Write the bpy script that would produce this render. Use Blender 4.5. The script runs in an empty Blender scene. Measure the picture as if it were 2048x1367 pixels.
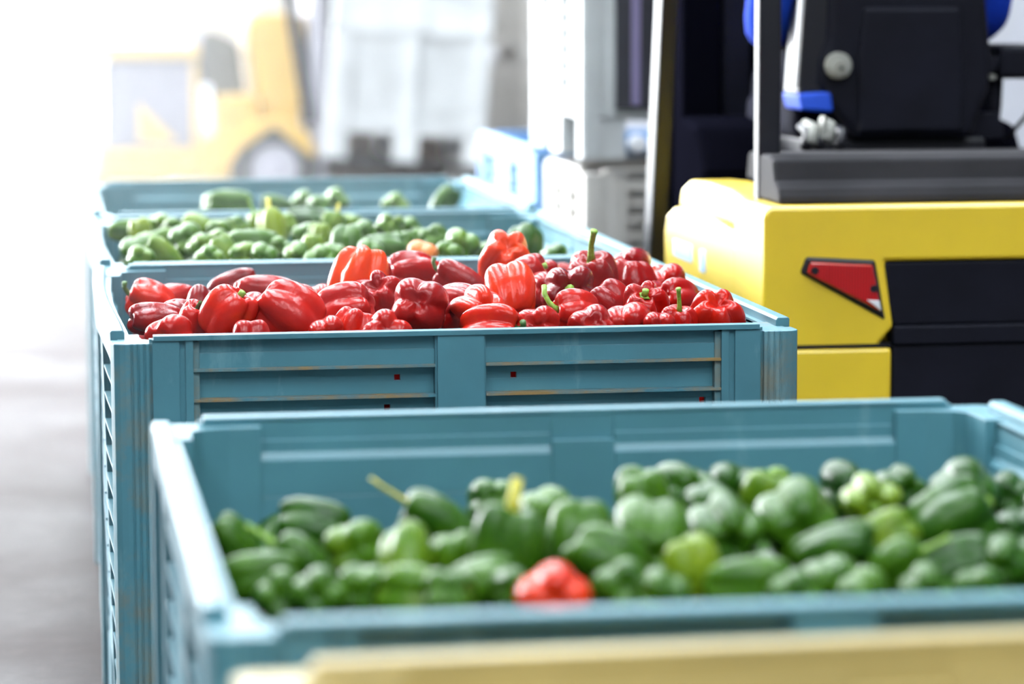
import bpy, bmesh, math, random
from mathutils import Vector, Matrix, Euler, Quaternion
random.seed(11)
R = math.radians
sc = bpy.context.scene
col = sc.collection

# ------------------------------------------------------------------ camera
cam_d = bpy.data.cameras.new('camera')
cam = bpy.data.objects.new('camera', cam_d)
col.objects.link(cam)
cam_d.sensor_width = 36.0
cam_d.lens = 6180 / 2048 * 36.0
cam_d.clip_start = 0.05
cam_d.clip_end = 400
cam.location = (0, 0, 1.2415)
cam.rotation_mode = 'XYZ'
cam.rotation_euler = (Matrix.Rotation(-R(8.69), 3, 'Z') @ Matrix.Rotation(R(90 - 6.48), 3, 'X') @ Matrix.Rotation(R(-0.2), 3, 'Z')).to_euler()
cam_d.dof.use_dof = True
cam_d.dof.focus_distance = 4.62
cam_d.dof.aperture_fstop = 3.0
sc.camera = cam

# ------------------------------------------------------------------ view, sky, sun
sc.view_settings.view_transform = 'Standard'
sc.view_settings.look = 'None'
sc.view_settings.exposure = 1.12
sc.view_settings.gamma = 1.0
sc.view_settings.use_curve_mapping = False
sc.cycles.volume_bounces = 0
sc.cycles.max_bounces = 10
sc.cycles.diffuse_bounces = 5
sc.cycles.glossy_bounces = 4
sc.cycles.sample_clamp_indirect = 6.0

SKY = 2.6        # overcast sky at the horizon
ZENITH = 7.4     # and how much brighter it grows toward the zenith
GLOW = 26.0      # bright sun-side haze of the sky, low at the back left
w = bpy.data.worlds.new('sky'); sc.world = w; w.use_nodes = True
nt = w.node_tree; nt.nodes.clear()
def wn(t, **kw):
    n = nt.nodes.new(t)
    for k, v in kw.items(): setattr(n, k, v)
    return n
tc = wn('ShaderNodeTexCoord')
dot = wn('ShaderNodeVectorMath', operation='DOT_PRODUCT')
dot.inputs[1].default_value = Vector((-0.86, 0.50, 0.05)).normalized()
nt.links.new(tc.outputs['Generated'], dot.inputs[0])
mx = wn('ShaderNodeMath', operation='MAXIMUM'); mx.inputs[1].default_value = 0
pw = wn('ShaderNodeMath', operation='POWER'); pw.inputs[1].default_value = 4
nt.links.new(dot.outputs['Value'], mx.inputs[0]); nt.links.new(mx.outputs[0], pw.inputs[0])
b1 = wn('ShaderNodeBackground'); b1.inputs[0].default_value = (0.85, 0.935, 1.0, 1); sp = wn('ShaderNodeSeparateXYZ'); nt.links.new(tc.outputs['Generated'], sp.inputs[0])
zm = wn('ShaderNodeMath', operation='MAXIMUM'); zm.inputs[1].default_value = 0; nt.links.new(sp.outputs['Z'], zm.inputs[0])
zs = wn('ShaderNodeMath', operation='MULTIPLY_ADD'); zs.inputs[1].default_value = ZENITH; zs.inputs[2].default_value = SKY
nt.links.new(zm.outputs[0], zs.inputs[0]); nt.links.new(zs.outputs[0], b1.inputs[1])
b2 = wn('ShaderNodeBackground'); b2.inputs[0].default_value = (0.95, 0.97, 1.0, 1)
gm = wn('ShaderNodeMath', operation='MULTIPLY'); gm.inputs[1].default_value = GLOW
nt.links.new(pw.outputs[0], gm.inputs[0]); nt.links.new(gm.outputs[0], b2.inputs[1])
ad = wn('ShaderNodeAddShader'); wo = wn('ShaderNodeOutputWorld')
nt.links.new(b1.outputs[0], ad.inputs[0]); nt.links.new(b2.outputs[0], ad.inputs[1]); nt.links.new(ad.outputs[0], wo.inputs[0])
HAZE = 0.014

# ------------------------------------------------------------------ materials
def new_mat(name):
    m = bpy.data.materials.new(name); m.use_nodes = True
    return m, m.node_tree, m.node_tree.nodes['Principled BSDF']
def lin(r, g, b):
    f = lambda c: (c / 255 / 12.92) if c / 255 <= 0.04045 else ((c / 255 + 0.055) / 1.055) ** 2.4
    return (f(r), f(g), f(b), 1)
def noise(t, scale, detail=4, rough=.55, vec=None, stretch=None):
    n = t.nodes.new('ShaderNodeTexNoise'); n.inputs['Scale'].default_value = scale
    n.inputs['Detail'].default_value = detail; n.inputs['Roughness'].default_value = rough
    c = t.nodes.new('ShaderNodeTexCoord')
    if stretch:
        mp = t.nodes.new('ShaderNodeMapping'); mp.inputs['Scale'].default_value = stretch
        t.links.new(c.outputs['Object'], mp.inputs[0]); t.links.new(mp.outputs[0], n.inputs['Vector'])
    else:
        t.links.new(c.outputs['Object'], n.inputs['Vector'])
    return n
def ramp(t, src, stops):
    r = t.nodes.new('ShaderNodeValToRGB')
    el = r.color_ramp.elements
    while len(el) < len(stops): el.new(0.5)
    for e, (p, c) in zip(el, stops): e.position = p; e.color = c
    t.links.new(src, r.inputs[0])
    return r
def mixc(t, fac, a, b):
    m = t.nodes.new('ShaderNodeMix'); m.data_type = 'RGBA'
    def put(sock, v):
        if isinstance(v, (tuple, list)): sock.default_value = v
        elif isinstance(v, (int, float)): sock.default_value = v
        else: t.links.new(v, sock)
    put(m.inputs[0], fac); put(m.inputs[6], a); put(m.inputs[7], b)
    return m.outputs[2]
def bump(t, b, src, strength, dist):
    n = t.nodes.new('ShaderNodeBump'); n.inputs['Strength'].default_value = strength; n.inputs['Distance'].default_value = dist
    t.links.new(src, n.inputs['Height']); t.links.new(n.outputs[0], b.inputs['Normal'])

def plain(name, c, rough=.5, metal=0, spec=.5, var=0.0, scale=6):
    m, t, b = new_mat(name)
    if var:
        n = noise(t, scale)
        d = tuple(x * (1 - var) for x in c[:3]) + (1,); l = tuple(min(1, x * (1 + var)) for x in c[:3]) + (1,)
        r = ramp(t, n.outputs[0], [(.3, d), (.7, l)]); t.links.new(r.outputs[0], b.inputs['Base Color'])
    else:
        b.inputs['Base Color'].default_value = c
    b.inputs['Roughness'].default_value = rough; b.inputs['Metallic'].default_value = metal
    b.inputs['Specular IOR Level'].default_value = spec
    return m
def plastic(name, c, worn, dirt=0.0, rough=.42):
    """moulded bin plastic: slight mottling, pale scuffs, optional brown soil"""
    m, t, b = new_mat(name)
    n1 = noise(t, 5, 5)
    base = ramp(t, n1.outputs[0], [(.3, tuple(x * .86 for x in c[:3]) + (1,)), (.7, tuple(x * 1.1 for x in c[:3]) + (1,))]).outputs[0]
    n2 = noise(t, 9, 6, .65, stretch=(1, 1, .35))
    f = ramp(t, n2.outputs[0], [(.60, (0, 0, 0, 1)), (.80, (.55, .55, .55, 1))]).outputs[0]
    cc = mixc(t, f, base, worn)
    if dirt:
        n3 = noise(t, 7, 6, .7)
        f2 = ramp(t, n3.outputs[0], [(.42, (0, 0, 0, 1)), (.60, (dirt, dirt, dirt, 1))]).outputs[0]
        cc = mixc(t, f2, cc, lin(142, 112, 62))
    t.links.new(cc, b.inputs['Base Color'])
    n4 = noise(t, 60, 3)
    bump(t, b, n4.outputs[0], .12, .004)
    b.inputs['Roughness'].default_value = rough
    return m
BLUE = lin(70, 118, 130)
M = {}
M['bin'] = plastic('blue_bin_plastic', BLUE, lin(150, 185, 190))
M['bin_dirty'] = plastic('soiled_bin_plastic', BLUE, lin(150, 185, 190), .95)
M['bin_stain'] = plastic('stained_bin_plastic', BLUE, lin(150, 185, 190), .45)
M['cream'] = plastic('cream_bin_plastic', lin(160, 142, 88), lin(176, 164, 122))
M['white_bin'] = plastic('white_bin_plastic', lin(184, 186, 186), lin(200, 202, 202))
M['grey_bin'] = plastic('grey_bin_plastic', lin(188, 184, 178), lin(200, 196, 192))
M['pale_blue_bin'] = plastic('pale_blue_bin_plastic', lin(84, 128, 172), lin(120, 155, 190))
M['dark_gap'] = plain('shaded_opening', lin(42, 42, 50), .6, var=.2)
M['lilac'] = plain('lilac_strip', lin(130, 120, 155), .5)
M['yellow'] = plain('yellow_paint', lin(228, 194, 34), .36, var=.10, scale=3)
M['yellow'].node_tree.nodes['Principled BSDF'].inputs['Coat Weight'].default_value = 1.0
M['yellow'].node_tree.nodes['Principled BSDF'].inputs['Coat Roughness'].default_value = .38
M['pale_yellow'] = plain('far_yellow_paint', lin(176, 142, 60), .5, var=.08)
M['black'] = plain('black_plastic', lin(18, 19, 29), .6, spec=.15, var=.25, scale=8)
M['hood_black'] = plain('dusty_black_plastic', lin(38, 37, 40), .75, spec=.12, var=.25, scale=5)
M['gloss_black'] = plain('black_paint', lin(12, 13, 22), .4, var=.1)
M['grey_panel'] = plain('grey_panel', lin(150, 148, 156), .5, var=.1)
M['matte_black'] = plain('matte_black_steel', lin(9, 9, 16), .9, spec=.0, var=.15)
M['brown'] = plain('shade_box_brown', lin(92, 74, 60), .8, var=.2)
M['rubber'] = plain('tyre_rubber', lin(34, 33, 32), .85, var=.2, scale=12)
M['steel'] = plain('steel', lin(150, 150, 155), .35, .8, var=.1)
M['pewter'] = plain('grey_knob', lin(140, 140, 133), .6)
M['blue_cloth'] = plain('blue_cloth', lin(24, 62, 185), .85, spec=.15, var=.18, scale=14)
M['blue_trim'] = plain('blue_trim', lin(24, 78, 205), .6)
M['navy'] = plain('navy_cloth', lin(12, 13, 28), .9, spec=.08, var=.2, scale=14)
M['skin'] = plain('skin', lin(150, 104, 78), .5, var=.06)
M['hair'] = plain('hair', lin(28, 22, 20), .7)
M['white_trim'] = plain('white_plastic', lin(225, 225, 228), .5)
M['wall'] = plain('painted_wall', lin(214, 216, 224), .7, var=.04, scale=2)
M['wall_dark'] = plain('grey_wall', lin(96, 98, 104), .7, var=.05, scale=2)
M['roof'] = plain('roof_sheet', lin(190, 192, 196), .6, var=.05, scale=2)
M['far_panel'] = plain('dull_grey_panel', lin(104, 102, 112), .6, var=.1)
M['far_seat'] = plain('hazed_seat', lin(70, 64, 50), .8)  # colour lifted to imitate the hazy wash over the far seat
M['decal'] = plain('pale_blue_decal', lin(150, 180, 225), .5)
M['tan_ground'] = plain('tan_ground', lin(190, 172, 140), .9, var=.1)
M['pale_ground'] = plain('pale_concrete', lin(215, 212, 205), .9, var=.06)
# floor: worn grey-brown concrete, polished by traffic, with paler flecks
m, t, b = new_mat('concrete_floor')
n1 = noise(t, 1.6, 6, .6); n2 = noise(t, 22, 5, .6)
c1 = ramp(t, n1.outputs[0], [(.3, lin(42, 34, 33)), (.7, lin(60, 52, 50))]).outputs[0]
f = ramp(t, n2.outputs[0], [(.45, (0, 0, 0, 1)), (.8, (.5, .5, .5, 1))]).outputs[0]
t.links.new(mixc(t, f, c1, lin(72, 64, 61)), b.inputs['Base Color'])
rr = ramp(t, n1.outputs[0], [(.35, (.42, .42, .42, 1)), (.65, (.60, .60, .60, 1))]); t.links.new(rr.outputs[0], b.inputs['Roughness'])
n3 = noise(t, 45, 4, .7); bump(t, b, n3.outputs[0], .35, .006)
b.inputs['Specular IOR Level'].default_value = .03
M['floor'] = m

def pepper_mat(name, stops, rough, noise_c, sc_=1.0):
    m, t, b = new_mat(name)
    at = t.nodes.new('ShaderNodeAttribute'); at.attribute_type = 'OBJECT'; at.attribute_name = 'ripeness'
    n = noise(t, 2.2 * sc_, 3, .5)
    ma = t.nodes.new('ShaderNodeMath'); ma.operation = 'MULTIPLY_ADD'; ma.inputs[1].default_value = .5; ma.inputs[2].default_value = -.25
    t.links.new(n.outputs[0], ma.inputs[0])
    su = t.nodes.new('ShaderNodeMath'); su.operation = 'ADD'; su.use_clamp = True
    t.links.new(ma.outputs[0], su.inputs[0]); t.links.new(at.outputs['Fac'], su.inputs[1])
    c = ramp(t, su.outputs[0], stops).outputs[0]
    n2 = noise(t, 9 * sc_, 6, .7)
    f = ramp(t, n2.outputs[0], [(.66, (0, 0, 0, 1)), (.8, (.35, .35, .35, 1))]).outputs[0]
    t.links.new(mixc(t, f, c, noise_c), b.inputs['Base Color'])
    b.inputs['Roughness'].default_value = rough
    b.inputs['Specular IOR Level'].default_value = .20 if name.startswith('green') else .26
    n4 = noise(t, 5 * sc_, 3); bump(t, b, n4.outputs[0], .06, .03 / sc_)
    return m
M['red'] = pepper_mat('red_pepper_skin', [(0, lin(98, 8, 11)), (.3, lin(142, 14, 12)), (.6, lin(178, 26, 12)), (1, lin(212, 62, 12))], .25, lin(190, 95, 70))
M['green'] = pepper_mat('green_pepper_skin', [(0, lin(14, 42, 14)), (.3, lin(34, 70, 10)), (.6, lin(62, 98, 14)), (1, lin(114, 132, 24))], .32, lin(110, 140, 60))
M['red_heap'] = pepper_mat('red_heap_skin', [(0, lin(98, 8, 11)), (.3, lin(142, 14, 12)), (.6, lin(178, 26, 12)), (1, lin(212, 62, 12))], .25, lin(190, 95, 70), 12)
M['green_heap'] = pepper_mat('green_heap_skin', [(0, lin(14, 42, 14)), (.3, lin(34, 70, 10)), (.6, lin(62, 98, 14)), (1, lin(114, 132, 24))], .32, lin(110, 140, 60), 12)
M['orange'] = pepper_mat('orange_pepper_skin', [(0, lin(150, 60, 30)), (.5, lin(190, 85, 40)), (1, lin(210, 120, 50))], .35, lin(120, 120, 50))
M['stem'] = plain('pepper_stem', lin(112, 148, 44), .55, var=.3, scale=20)
M['stem_dark'] = plain('dark_pepper_stem', lin(62, 98, 40), .55, var=.3, scale=20)
M['stem_yellow'] = plain('yellow_pepper_stem', lin(190, 180, 60), .55, var=.25, scale=20)

# ------------------------------------------------------------------ mesh helpers
class MB:
    def __init__(s): s.bm = bmesh.new(); s.T = None
    def _v(s, co):
        p = Vector(co)
        return s.bm.verts.new(s.T @ p if s.T is not None else p)
    def box(s, x0, x1, y0, y1, z0, z1, seg_y=1, mi=0):
        ys = [y0 + (y1 - y0) * i / seg_y for i in range(seg_y + 1)]
        rings = [[s._v((x, y, z)) for x, z in ((x0, z0), (x1, z0), (x1, z1), (x0, z1))] for y in ys]
        fs = [s.bm.faces.new(rings[0]), s.bm.faces.new(list(reversed(rings[-1])))]
        for a, bb in zip(rings, rings[1:]):
            for i in range(4): fs.append(s.bm.faces.new((a[i], bb[i], bb[(i + 1) % 4], a[(i + 1) % 4])))
        for f in fs: f.material_index = mi
        return s
    def prism(s, pts, axis, a, b, mi=0):
        """polygon pts (2-D) extruded along axis 0,1,2 from a to b"""
        def co(p, h):
            return ((h, p[0], p[1]), (p[0], h, p[1]), (p[0], p[1], h))[axis]
        A = [s._v(co(p, a)) for p in pts]; B = [s._v(co(p, b)) for p in pts]
        n = len(pts); fs = [s.bm.faces.new(list(reversed(A))), s.bm.faces.new(B)]
        for i in range(n): fs.append(s.bm.faces.new((A[i], A[(i + 1) % n], B[(i + 1) % n], B[i])))
        for f in fs: f.material_index = mi
        return s
    def tube(s, path, rad, n=10, mi=0, cap=True):
        path = [Vector(p) for p in path]; k = len(path)
        rads = rad if isinstance(rad, (list, tuple)) else [rad] * k
        rings = []; up = None
        for i, p in enumerate(path):
            d = (path[min(i + 1, k - 1)] - path[max(i - 1, 0)]).normalized()
            if up is None:
                up = d.orthogonal().normalized()
            up = (up - d * up.dot(d)).normalized(); sd = d.cross(up)
            rings.append([s._v(p + (up * math.cos(2 * math.pi * j / n) + sd * math.sin(2 * math.pi * j / n)) * rads[i]) for j in range(n)])
        for a, bb in zip(rings, rings[1:]):
            for j in range(n):
                f = s.bm.faces.new((a[j], a[(j + 1) % n], bb[(j + 1) % n], bb[j])); f.material_index = mi; f.smooth = True
        if cap:
            for rg in (list(reversed(rings[0])), rings[-1]):
                f = s.bm.faces.new(rg); f.material_index = mi
        return s
    def disc(s, c, axis, r, h, n=24, mi=0):
        """short cylinder centred at c along unit axis"""
        a = Vector(axis).normalized(); c = Vector(c)
        return s.tube([c - a * h / 2, c + a * h / 2], r, n, mi)
    def obj(s, name, mats, parent=None, bevel=0, smooth=False, seg=2, loc=None):
        bmesh.ops.recalc_face_normals(s.bm, faces=s.bm.faces)
        me = bpy.data.meshes.new(name); s.bm.to_mesh(me); s.bm.free()
        for m in (mats if isinstance(mats, (list, tuple)) else [mats]): me.materials.append(m)
        if smooth:
            for p in me.polygons: p.use_smooth = True
        o = bpy.data.objects.new(name, me); col.objects.link(o)
        if parent: o.parent = parent
        if loc: o.location = loc
        if bevel:
            md = o.modifiers.new('bevel', 'BEVEL'); md.width = bevel; md.segments = seg; md.limit_method = 'ANGLE'; md.angle_limit = R(40)
            md.harden_normals = False
        return o
def tag(o, label=None, cat=None, group=None, kind=None):
    if label: o['label'] = label
    if cat: o['category'] = cat
    if group: o['group'] = group
    if kind: o['kind'] = kind
    return o
def empty(name, loc, rz=0):
    o = bpy.data.objects.new(name, None); col.objects.link(o); o.location = loc; o.rotation_euler = (0, 0, rz)
    o.empty_display_size = .1
    return o
def copy_tree(o, parent=None):
    c = o.copy(); col.objects.link(c)
    if parent: c.parent = parent
    for ch in list(o.children): copy_tree(ch, c)
    return c
def box_obj(name, x0, x1, y0, y1, z0, z1, mat, parent=None, bevel=0):
    return MB().box(x0, x1, y0, y1, z0, z1).obj(name, mat, parent, bevel)

# ------------------------------------------------------------------ the building
def struct(name, x0, x1, y0, y1, z0, z1, mat):
    return tag(box_obj(name, x0, x1, y0, y1, z0, z1, mat), kind='structure')
YB = 21.4
struct('floor', -6, 9, -5, YB, -.2, 0, M['floor'])
struct('ground_strip', -40, 30, YB, YB + 5.5, -.2, -.005, M['tan_ground'])
struct('ground_yard', -60, 60, YB + 5.5, 120, -.2, -.005, M['pale_ground'])
struct('ground_side', -40, -6, -20, YB, -.2, -.005, M['pale_ground'])
struct('wall_right', 9, 9.2, -5, YB, 0, 6, M['wall_dark'])
struct('wall_back', 1.25, 9.2, YB, YB + .2, 0, 6, M['wall'])
struct('wall_lintel', -6, 1.25, YB, YB + .2, 4.6, 6, M['wall'])
struct('wall_left', -6.2, -6, -5, 9.6, 0, 6, M['wall_dark'])
struct('wall_upper_left', -6.2, -6, 9.6, YB, 4.8, 6, M['wall'])
struct('wall_front', -6.2, 9.2, -5.2, -5, 0, 6, M['wall_dark'])
# roof with three open skylight strips along the hall
for i, (a, c) in enumerate(((-6.2, -3.4), (-2.2, -.5), (1.0, 2.6), (3.8, 9.2))):
    struct('ceiling' if i == 0 else 'ceiling.%03d' % i, a, c, -5.2, YB + .2, 6, 6.15, M['roof'])
struct('skylight_blocker', -6.2, 9.2, 1.5, 4.1, 5.85, 6.0, M['roof'])  # unseen panel added across the skylights to darken the near bin
hz = MB().box(-5.9, .85, 4.2, YB - .1, .02, 5.9).obj('haze', [])  # scatter box added to wash out the far left like lens glare
hm = bpy.data.materials.new('haze_veil'); hm.use_nodes = True
t = hm.node_tree; t.nodes.clear()
vs = t.nodes.new('ShaderNodeVolumeScatter'); vs.inputs['Color'].default_value = (1, 1, 1, 1)
vs.inputs['Density'].default_value = HAZE; vs.inputs['Anisotropy'].default_value = .72
vo = t.nodes.new('ShaderNodeOutputMaterial'); t.links.new(vs.outputs[0], vo.inputs['Volume'])
hz.data.materials.append(hm)
tag(hz, 'added pale haze veil on the left of the hall, brightest toward the open doorway', 'haze', kind='stuff')

# ------------------------------------------------------------------ pallet bins
def corner_plan(g=.0028):
    return [(0, .018), (.004, .006), (.012, .0015), (.020, 0), (.027, 0), (.029, g), (.031, 0), (.036, 0), (.038, g), (.040, 0), (.045, 0), (.047, g), (.049, 0),
            (.054, .001), (.054, .010), (.060, .010), (.125, .014), (.125, .040), (.088, .040), (.058, .048), (.046, .062), (.043, .088), (.043, .125), (.014, .125), (.010, .060), (.010, .054),
            (.001, .054), (0, .049), (g, .047), (0, .045), (0, .040), (g, .038), (0, .036), (0, .031), (g, .029), (0, .027)]
def panel(mb, L, zt, nrec, pitch, zb=.11, vents=False, holes=()):
    """one moulded wall: s along its length, n outward (0 = inner face). boxes go in through mb.T"""
    T = .031; cw = .062; mid = .074
    rec = []; span = L - 2 * cw - mid * (nrec - 1); rl = span / nrec
    s = -L / 2
    def B(a, b, n0, n1, z0, z1, mi=0): mb.box(n0, n1, a, b, z0, z1, 1 if b - a < .2 else 8, mi)
    for i in range(nrec + 1):
        wdt = cw if i in (0, nrec) else mid
        B(s, s + wdt, .011, T - .006, zb, zt - .008)
        if i in (0, nrec):
            a = s + (.004 if i == 0 else .020); B(a, a + .038, .015, T, zb, zt - .008)
            a = s + (.051 if i == 0 else .0); B(a, a + .011, .015, T - .001, zb, zt - .008)
        else:
            B(s + .003, s + wdt - .003, .015, T, zb, zt - .008)
        B(s, s + wdt, 0, .013, zb, zt - .038)
        s += wdt
        if i < nrec:
            rec.append((s, s + rl)); s += rl
    for a, b in rec:
        B(a, b, .010, .0165, zt - .040, zt - .006)                     # upper band behind the lip
        mb.prism([(0, zt - .056), (.012, zt - .036), (.016, zt - .036), (.016, zt - .056)], 1, a, b)   # sloped ledge inside
        B(a, b, .007, .0205, zt - .052, zt - .030)                  # forward step above the first rib
        z = zt - .052; k = 0
        while z > zb + .02:
            z1 = max(zb, z - pitch)
            if vents:
                c = (a + b) / 2; hw = .05
                B(a, b, 0, .008, z1, z - .020)
                B(a, c - hw, 0, .008, z - .020, z); B(c + hw, b, 0, .008, z - .020, z)
            else:
                hl = [h for h in holes if h[0] == k and a < h[1] < b]
                if hl:
                    h = hl[0][1]; hz_ = z - .016
                    B(a, b, 0, .008, z1, hz_ - .009); B(a, b, 0, .008, hz_, z)
                    B(a, h - .0045, 0, .008, hz_ - .009, hz_); B(h + .0045, b, 0, .008, hz_ - .009, hz_)
                else:
                    B(a, b, 0, .008, z1, z)
            B(a, b, .008, T - .003, z - .0042, z, 1)                   # rib, soil lies on it
            z = z1; k += 1
        B(a, b, 0, T - .003, zb, zb + .03)
    B(-L / 2 + .006, L / 2 - .006, .010, T + .003, zt - .010, zt - .003)   # lip
def make_bin(label, cx, y0, w, d, h, mat, rib=None, stain=None, group=None, z0=0, rz=0, vents=True, skirt=False, open_base=False, foot_dy=0, fh=.11, holes=(), bow=0, nside=2, pitch=.0435, dark=False, name='pallet_bin', tilt=0, feet=True):
    rib = rib or mat; stain = stain or mat
    root = empty(name, (cx, y0 + d / 2, z0), rz)
    if tilt: root.rotation_euler = (0, tilt, rz)
    tag(root, label, 'bin', group)
    zc = h - .013
    for sx in (-1, 1):
        for sy in (-1, 1):
            mb = MB(); P = [(sx * (w / 2 - px), sy * (d / 2 - py)) for px, py in corner_plan()]
            mb.prism(P, 2, 0, zc)
            mb.obj('corner_post', stain if sy < 0 else mat, root, .0012)
    # end walls (front, back) and side walls
    for sy in (-1, 1):
        mb = MB(); L = w - .108
        mb.T = Matrix.Translation((0, sy * (d / 2 - .037), 0)) @ Matrix(((0, 1, 0, 0), (sy, 0, 0, 0), (0, 0, 1, 0), (0, 0, 0, 1)))
        panel(mb, L, h, 2, pitch, fh, holes=holes if sy < 0 else ())
        mb.obj('end_wall', [mat, rib], root, .0012)
    for sx in (-1, 1):
        mb = MB(); L = d - .108
        mb.T = Matrix.Translation((sx * (w / 2 - .040), 0, 0)) @ Matrix(((sx, 0, 0, 0), (0, 1, 0, 0), (0, 0, 1, 0), (0, 0, 0, 1)))
        panel(mb, L, h - .012, nside, pitch, fh, vents=vents)
        o = mb.obj('side_wall', [mat, mat], root, .0012)
        # raised rail on top of the side wall
        rl = MB(); n = 10; L2 = d - .13
        pr = [(-.017, h - .052), (.002, h - .052), (.004, h - .002), (.001, h), (-.014, h), (-.017, h - .004)]
        rl.prism([(sx * (w / 2 - .004 + p), z) for p, z in pr], 1, -L2 / 2, L2 / 2)
        bmesh.ops.subdivide_edges(rl.bm, edges=[e for e in rl.bm.edges if abs((e.verts[0].co - e.verts[1].co).y) > .5], cuts=11)
        rail = rl.obj('rail', mat, root, .0015)
        if bow and sx < 0:
            for ob in (o, rail):
                for v in ob.data.vertices: v.co.x -= bow * max(0, math.cos(math.pi * (v.co.y - .08) / d)) ** 1.5 * min(1, max(0, (v.co.z - .1) / .3))
    mb = MB(); mb.box(-w / 2 + .03, w / 2 - .03, -d / 2 + .03, d / 2 - .03, fh - .01, fh + .015)
    base = mb.obj('base', mat, root, .002)
    if skirt:
        for sy in (-1, 1):
            SB = MB(); SB.box(-w / 2 + .03, w / 2 - .03, sy * (d / 2 - .025) - .012, sy * (d / 2 - .025) + .012, 0, fh + .002); SB.obj('skirt', mat, root, .002)
    if feet:
        for (fx, fy, lx, ly) in  ((0, -d / 2 + .03, .07, .05), (0, d / 2 - .03, .07, .05), (-w / 2 + .03, foot_dy, .05, .08), (w / 2 - .03, foot_dy, .05, .08), (0, 0, .07, .08))[:4 if open_base else 5]:
            FB = MB(); FB.box(fx - lx, fx + lx, fy - (ly if abs(fx) > .01 or fy == 0 else .028), fy + (ly if abs(fx) > .01 or fy == 0 else .028), 0, fh - .006)
            if abs(fx) > .01:
                FB.bm.free(); FB = MB(); FB.box(fx - .028, fx + .028, fy - ly, fy + ly, 0, fh - .006)
            FB.obj('foot', mat, root, .003)
    return root
# row of blue bins: (left edge x, front y)
BINS = {'B': (.120, 2.346), 'C': (.0953, 4.375), 'D': (.105, 5.579), 'E': (.1155, 6.864)}
ROWG = 'pallet bins of peppers in a row'
make_bin('blue pallet bin in front, low-filled with green peppers and one red one', .620, 2.346, 1.0, 1.2, .76, M['bin'], group=ROWG, nside=2)
make_bin('blue pallet bin heaped with red peppers, rust-brown soil on its front ribs', .5953, 4.375, 1.0, 1.2, .76, M['bin'], M['bin_dirty'], M['bin_stain'], group=ROWG, bow=.012,
         holes=((0, -.09), (1, -.105), (2, -.38), (0, .08), (0, .345), (1, .36), (2, .36), (2, .11)))
make_bin('blue pallet bin piled with green peppers, directly behind the red peppers', .605, 5.579, 1.0, 1.2, .76, M['bin'], group=ROWG, bow=.012)
make_bin('farthest blue pallet bin of the row, few green peppers showing over its rim', .6155, 6.864, 1.0, 1.2, .76, M['bin'], group=ROWG)
make_bin('cream-yellow pallet bin at the bottom edge, in front of the nearest blue bin', .645, 1.036, 1.0, 1.2, .76, M['cream'], group=ROWG, rz=R(1.4))

# ------------------------------------------------------------------ bell peppers
def pepper_mesh(name, hr, nl, depth, dip_t, dip_b, taper, seed, crumple=0.0, nu=30, nv=44):
    rnd = random.Random(seed)
    ph = rnd.random() * 6.28
    lob = [1 + rnd.uniform(-.10, .10) for _ in range(nl)]
    lz = [rnd.uniform(-.05, .05) for _ in range(nl)]
    bend = rnd.uniform(-.10, .10); bend2 = rnd.uniform(-.08, .08)
    bm = bmesh.new(); rings = []
    def pt(u, v):
        tt = u * math.pi
        st, ct = math.sin(tt), math.cos(tt)
        rad = .5 * (abs(st) ** .62)
        z = .5 * hr * (abs(ct) ** .80) * (1 if ct > 0 else -1)
        q = 2 * rad
        e = math.exp(-(q / .42) ** 2)
        z += -dip_t * e if ct > 0 else dip_b * e
        x = (v + ph) * nl / (2 * math.pi); i = int(math.floor(x)) % nl; fr = x - math.floor(x)
        c = abs(math.sin(math.pi * fr))
        L = math.sqrt(c * c + .012) ** .72
        end = abs(ct) ** .7
        dd = depth * (.55 + .75 * end)
        k = (1 - dd * (1 - L)) * (1 + (lob[i] - 1) * L)
        zz = z + (lz[i] + .05 * end) * L * (1 if ct > 0 else -1) * end * 1.0
        k *= 1 - taper * (.5 - z / hr)
        if crumple:
            k *= 1 + crumple * math.sin(3 * v + 5 * u + ph) * st
            zz += crumple * .25 * math.sin(2 * v + 7 * u)
        xx = rad * k * math.cos(v); yy = rad * k * math.sin(v)
        xx += bend * (z / hr) ** 2 * 1.4 + bend2 * z * .6; yy += bend2 * (z / hr) ** 2
        return (xx, yy, zz)
    us = [.012 + (1 - .024) * i / nu for i in range(nu + 1)]
    for u in us: rings.append([bm.verts.new(pt(u, 2 * math.pi * j / nv)) for j in range(nv)])
    for a, bb in zip(rings, rings[1:]):
        for j in range(nv): bm.faces.new((a[j], a[(j + 1) % nv], bb[(j + 1) % nv], bb[j]))
    bm.faces.new(rings[0]); bm.faces.new(list(reversed(rings[-1])))
    bmesh.ops.recalc_face_normals(bm, faces=bm.faces)
    ztop = pt(.012, 0)[2]
    me = bpy.data.meshes.new(name); bm.to_mesh(me); bm.free()
    for p in me.polygons: p.use_smooth = True
    return me, ztop
VAR = [pepper_mesh('bell_pepper', 1.05, 4, .37, .15, .12, .10, 3), pepper_mesh('bell_pepper', 1.12, 3, .34, .13, .10, .16, 8),
       pepper_mesh('bell_pepper', 1.45, 3, .28, .12, .07, .20, 5), pepper_mesh('bell_pepper', .92, 4, .34, .15, .12, .06, 14),
       pepper_mesh('bell_pepper', 1.10, 5, .42, .20, .18, .08, 21, .035)]
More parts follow.
